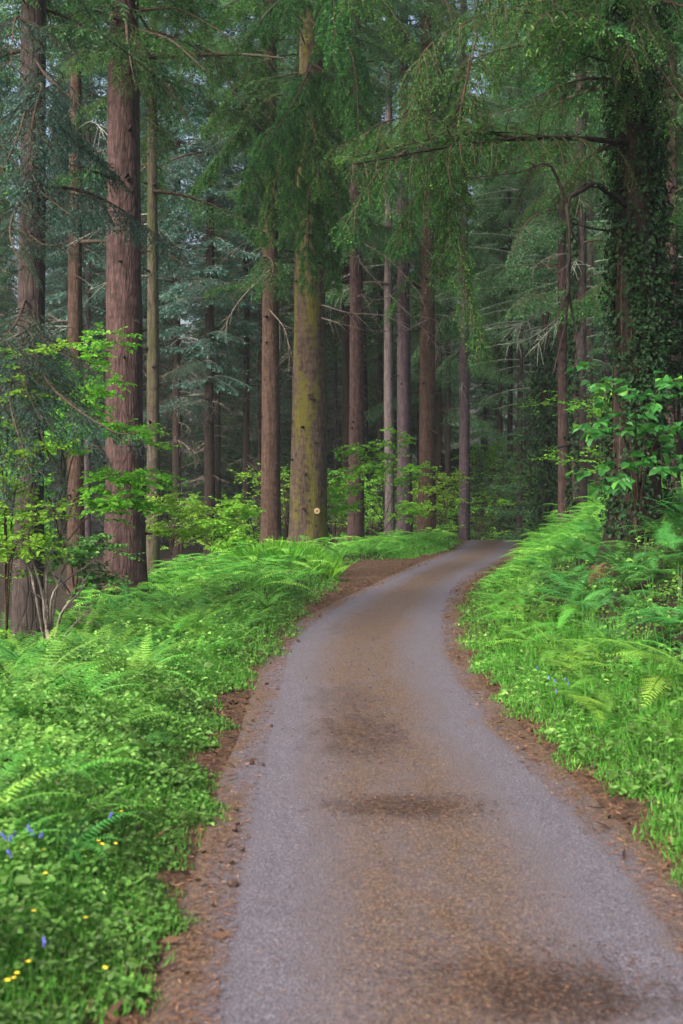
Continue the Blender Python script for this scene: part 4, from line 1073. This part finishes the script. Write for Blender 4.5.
def buttercup_mesh():
    b = Mesh(); tube(b, poly([[0, 0, 0], [.012, .01, .12], [.0, .02, .2]], 7), .003, 4, 0, .5)
    f = Mesh(); n = 6; a = np.arange(n) / n * 2 * PI
    D = np.stack([np.cos(a), np.sin(a), .35 + 0 * a], -1)
    leaves(f, np.tile([0, .02, .2], (n, 1)), nrm(D), np.tile(UP, (n, 1)), .022, .019, .5)
    return b, f


bs, bf = bluebell_mesh(); BS = bs.data('stem', [M['grass'], M['grass']]); BF = bf.data('bells', M['blue'], True)
ys_, yf = buttercup_mesh(); YS = ys_.data('stem', M['grass']); YF = yf.data('petals', M['yellow'])


def flower(name, x, y, sd, pd, pn, label, group, s, rng, lift):
    Y = CAMZ * F / (y - HY); 
    for _ in range(6):
        X = (x - CX) * Y / F; Y = (CAMZ - float(ground(X, Y)) - lift) * F / (y - HY)
    X = (x - CX) * Y / F
    r = empty(name, (X, Y, float(ground(X, Y)) + lift - .2 * s), label, name.split('_')[0], group); r.scale = (s, s, s); r.rotation_euler = (rng.normal(0, .1), rng.normal(0, .1), rng.uniform(0, 6.3))
    link('stem', sd, r); link(pn, pd, r)


rng = R(91)
for x, y in ((10, 838), (12, 834), (30, 828), (40, 834), (14, 853), (107, 815), (46, 942), (7, 836), (33, 832)):
    flower('bluebell', x, y, BS, BF, 'bells', 'violet bluebell among the weeds of the left verge', 'bluebells on the left verge', .28, rng, .27)
for x, y in ((550, 678), (557, 681), (565, 678), (558, 691), (568, 683), (538, 668)):
    flower('bluebell', x, y, BS, BF, 'bells', 'violet bluebell below the ferns of the right bank', 'bluebells on the right bank', .26, rng, .30)
for x, y in ((97, 842), (121, 811), (116, 843), (49, 850), (50, 873), (30, 912), (86, 919), (20, 973), (4, 980), (13, 980), (100, 967), (200, 830), (30, 963), (94, 841)):
    flower('buttercup', x, y, YS, YF, 'petals', 'tiny yellow buttercup among the weeds of the left verge', 'buttercups on the left verge', .58, rng, .24)

# cones dropped on the road edge
b = Mesh(); zz = np.linspace(0, .075, 8)
tube(b, np.stack([zz, 0 * zz, .002 * np.sin(zz * 60)], -1), .022 * np.sin(np.linspace(.35, 2.9, 8)) + .004, 9)
rngc = R(17); n = 70; i = rngc.random(n); a = rngc.uniform(0, 6.28, n); rr_ = .022 * np.sin(.35 + 2.5 * i)
nn = np.stack([0 * a, np.cos(a), np.sin(a)], -1)
leaves(b, np.stack([i * .07, 0 * a, 0 * a], -1) + nn * rr_[:, None] * .8, nrm(nn * .8 + np.array([.6, 0, 0])), nrm(np.array([1., 0, 0]) - nn * .5), .016, .016, .5)
CONE = b.data('fir_cone', M['cone'])
for k, (x, y) in enumerate([(240, 831), (233, 838), (236, 891), (228, 893), (245, 857), (250, 768), (272, 730), (234, 816), (262, 770), (290, 655), (213, 914), (300, 645), (228, 870), (590, 775), (628, 830), (540, 716), (470, 666)]):
    Y = CAMZ * F / (y - HY); X = (x - CX) * Y / F
    o = link('fir_cone', CONE, None, (X, Y, max(float(ground(X, Y)), .03) + .02)); o.rotation_euler = (rng.uniform(0, 6), rng.normal(0, .2), rng.uniform(0, 6.3)); s = rng.uniform(.4, .75); o.scale = (s, s, s)
    tag(o, 'dark fir cone lying among needles at the road edge', 'cone', 'fir cones at the road edge')

# ------------------------------------------------------------------ light, sky, camera
elev, rot = math.radians(42), math.radians(225)
w = bpy.data.worlds.new('World'); scene.world = w; w.use_nodes = True
nt = w.node_tree; bg = nt.nodes['Background']; sky = nt.nodes.new('ShaderNodeTexSky')
sky.sky_type = 'NISHITA'; sky.sun_disc = False; sky.sun_elevation = elev; sky.sun_rotation = rot
sky.dust_density = 8.0; sky.air_density = 1.0; sky.ozone_density = .3
nt.links.new(sky.outputs[0], bg.inputs[0]); bg.inputs[1].default_value = .13
sd = Vector((math.sin(rot) * math.cos(elev), math.cos(rot) * math.cos(elev), math.sin(elev)))
lamp = bpy.data.lights.new('sun', 'SUN'); lamp.energy = 1.5; lamp.angle = math.radians(14); lamp.color = (1, .95, .88)
so = bpy.data.objects.new('sun', lamp); COL.objects.link(so); so.rotation_euler = sd.to_track_quat('Z', 'Y').to_euler()

hz = Nodes('thin_air')
pv = hz.n('VolumePrincipled', i_Density=HAZE, i_Anisotropy=.2); pv.inputs['Color'].default_value = (.86, .93, .97, 1)
hz.l(pv.outputs[0], hz.out.inputs['Volume'])
b = Mesh(); x0, x1, y0, y1, z0, z1 = -75, 80, -14, 182, -12, 92
b.add([[x, y, z] for z in (z0, z1) for y in (y0, y1) for x in (x0, x1)], [[0, 2, 3, 1], [4, 5, 7, 6], [0, 1, 5, 4], [2, 6, 7, 3], [0, 4, 6, 2], [1, 3, 7, 5]])
tag(b.build('haze', hz.m), kind='stuff')

cam = bpy.data.cameras.new('camera'); co = bpy.data.objects.new('camera', cam); COL.objects.link(co)
co.location = (0, 0, CAMZ); co.rotation_euler = (PI / 2, 0, 0)
cam.sensor_fit = 'VERTICAL'; cam.sensor_height = 36; cam.sensor_width = 24; cam.lens = 36 * F / 1024
cam.shift_y = -(512 - HY) / 1024; cam.clip_end = 3000; cam.clip_start = .1
cam.dof.use_dof = True; cam.dof.focus_distance = 26; cam.dof.aperture_fstop = 2.8
scene.camera = co
scene.render.engine = 'CYCLES'
scene.cycles.max_bounces = 8; scene.cycles.diffuse_bounces = 4; scene.cycles.transmission_bounces = 4; scene.cycles.use_denoising = True
vs = scene.view_settings
vs.view_transform = 'Standard'; vs.look = 'None'; vs.gamma = 1; vs.use_curve_mapping = False; vs.exposure = 1.46
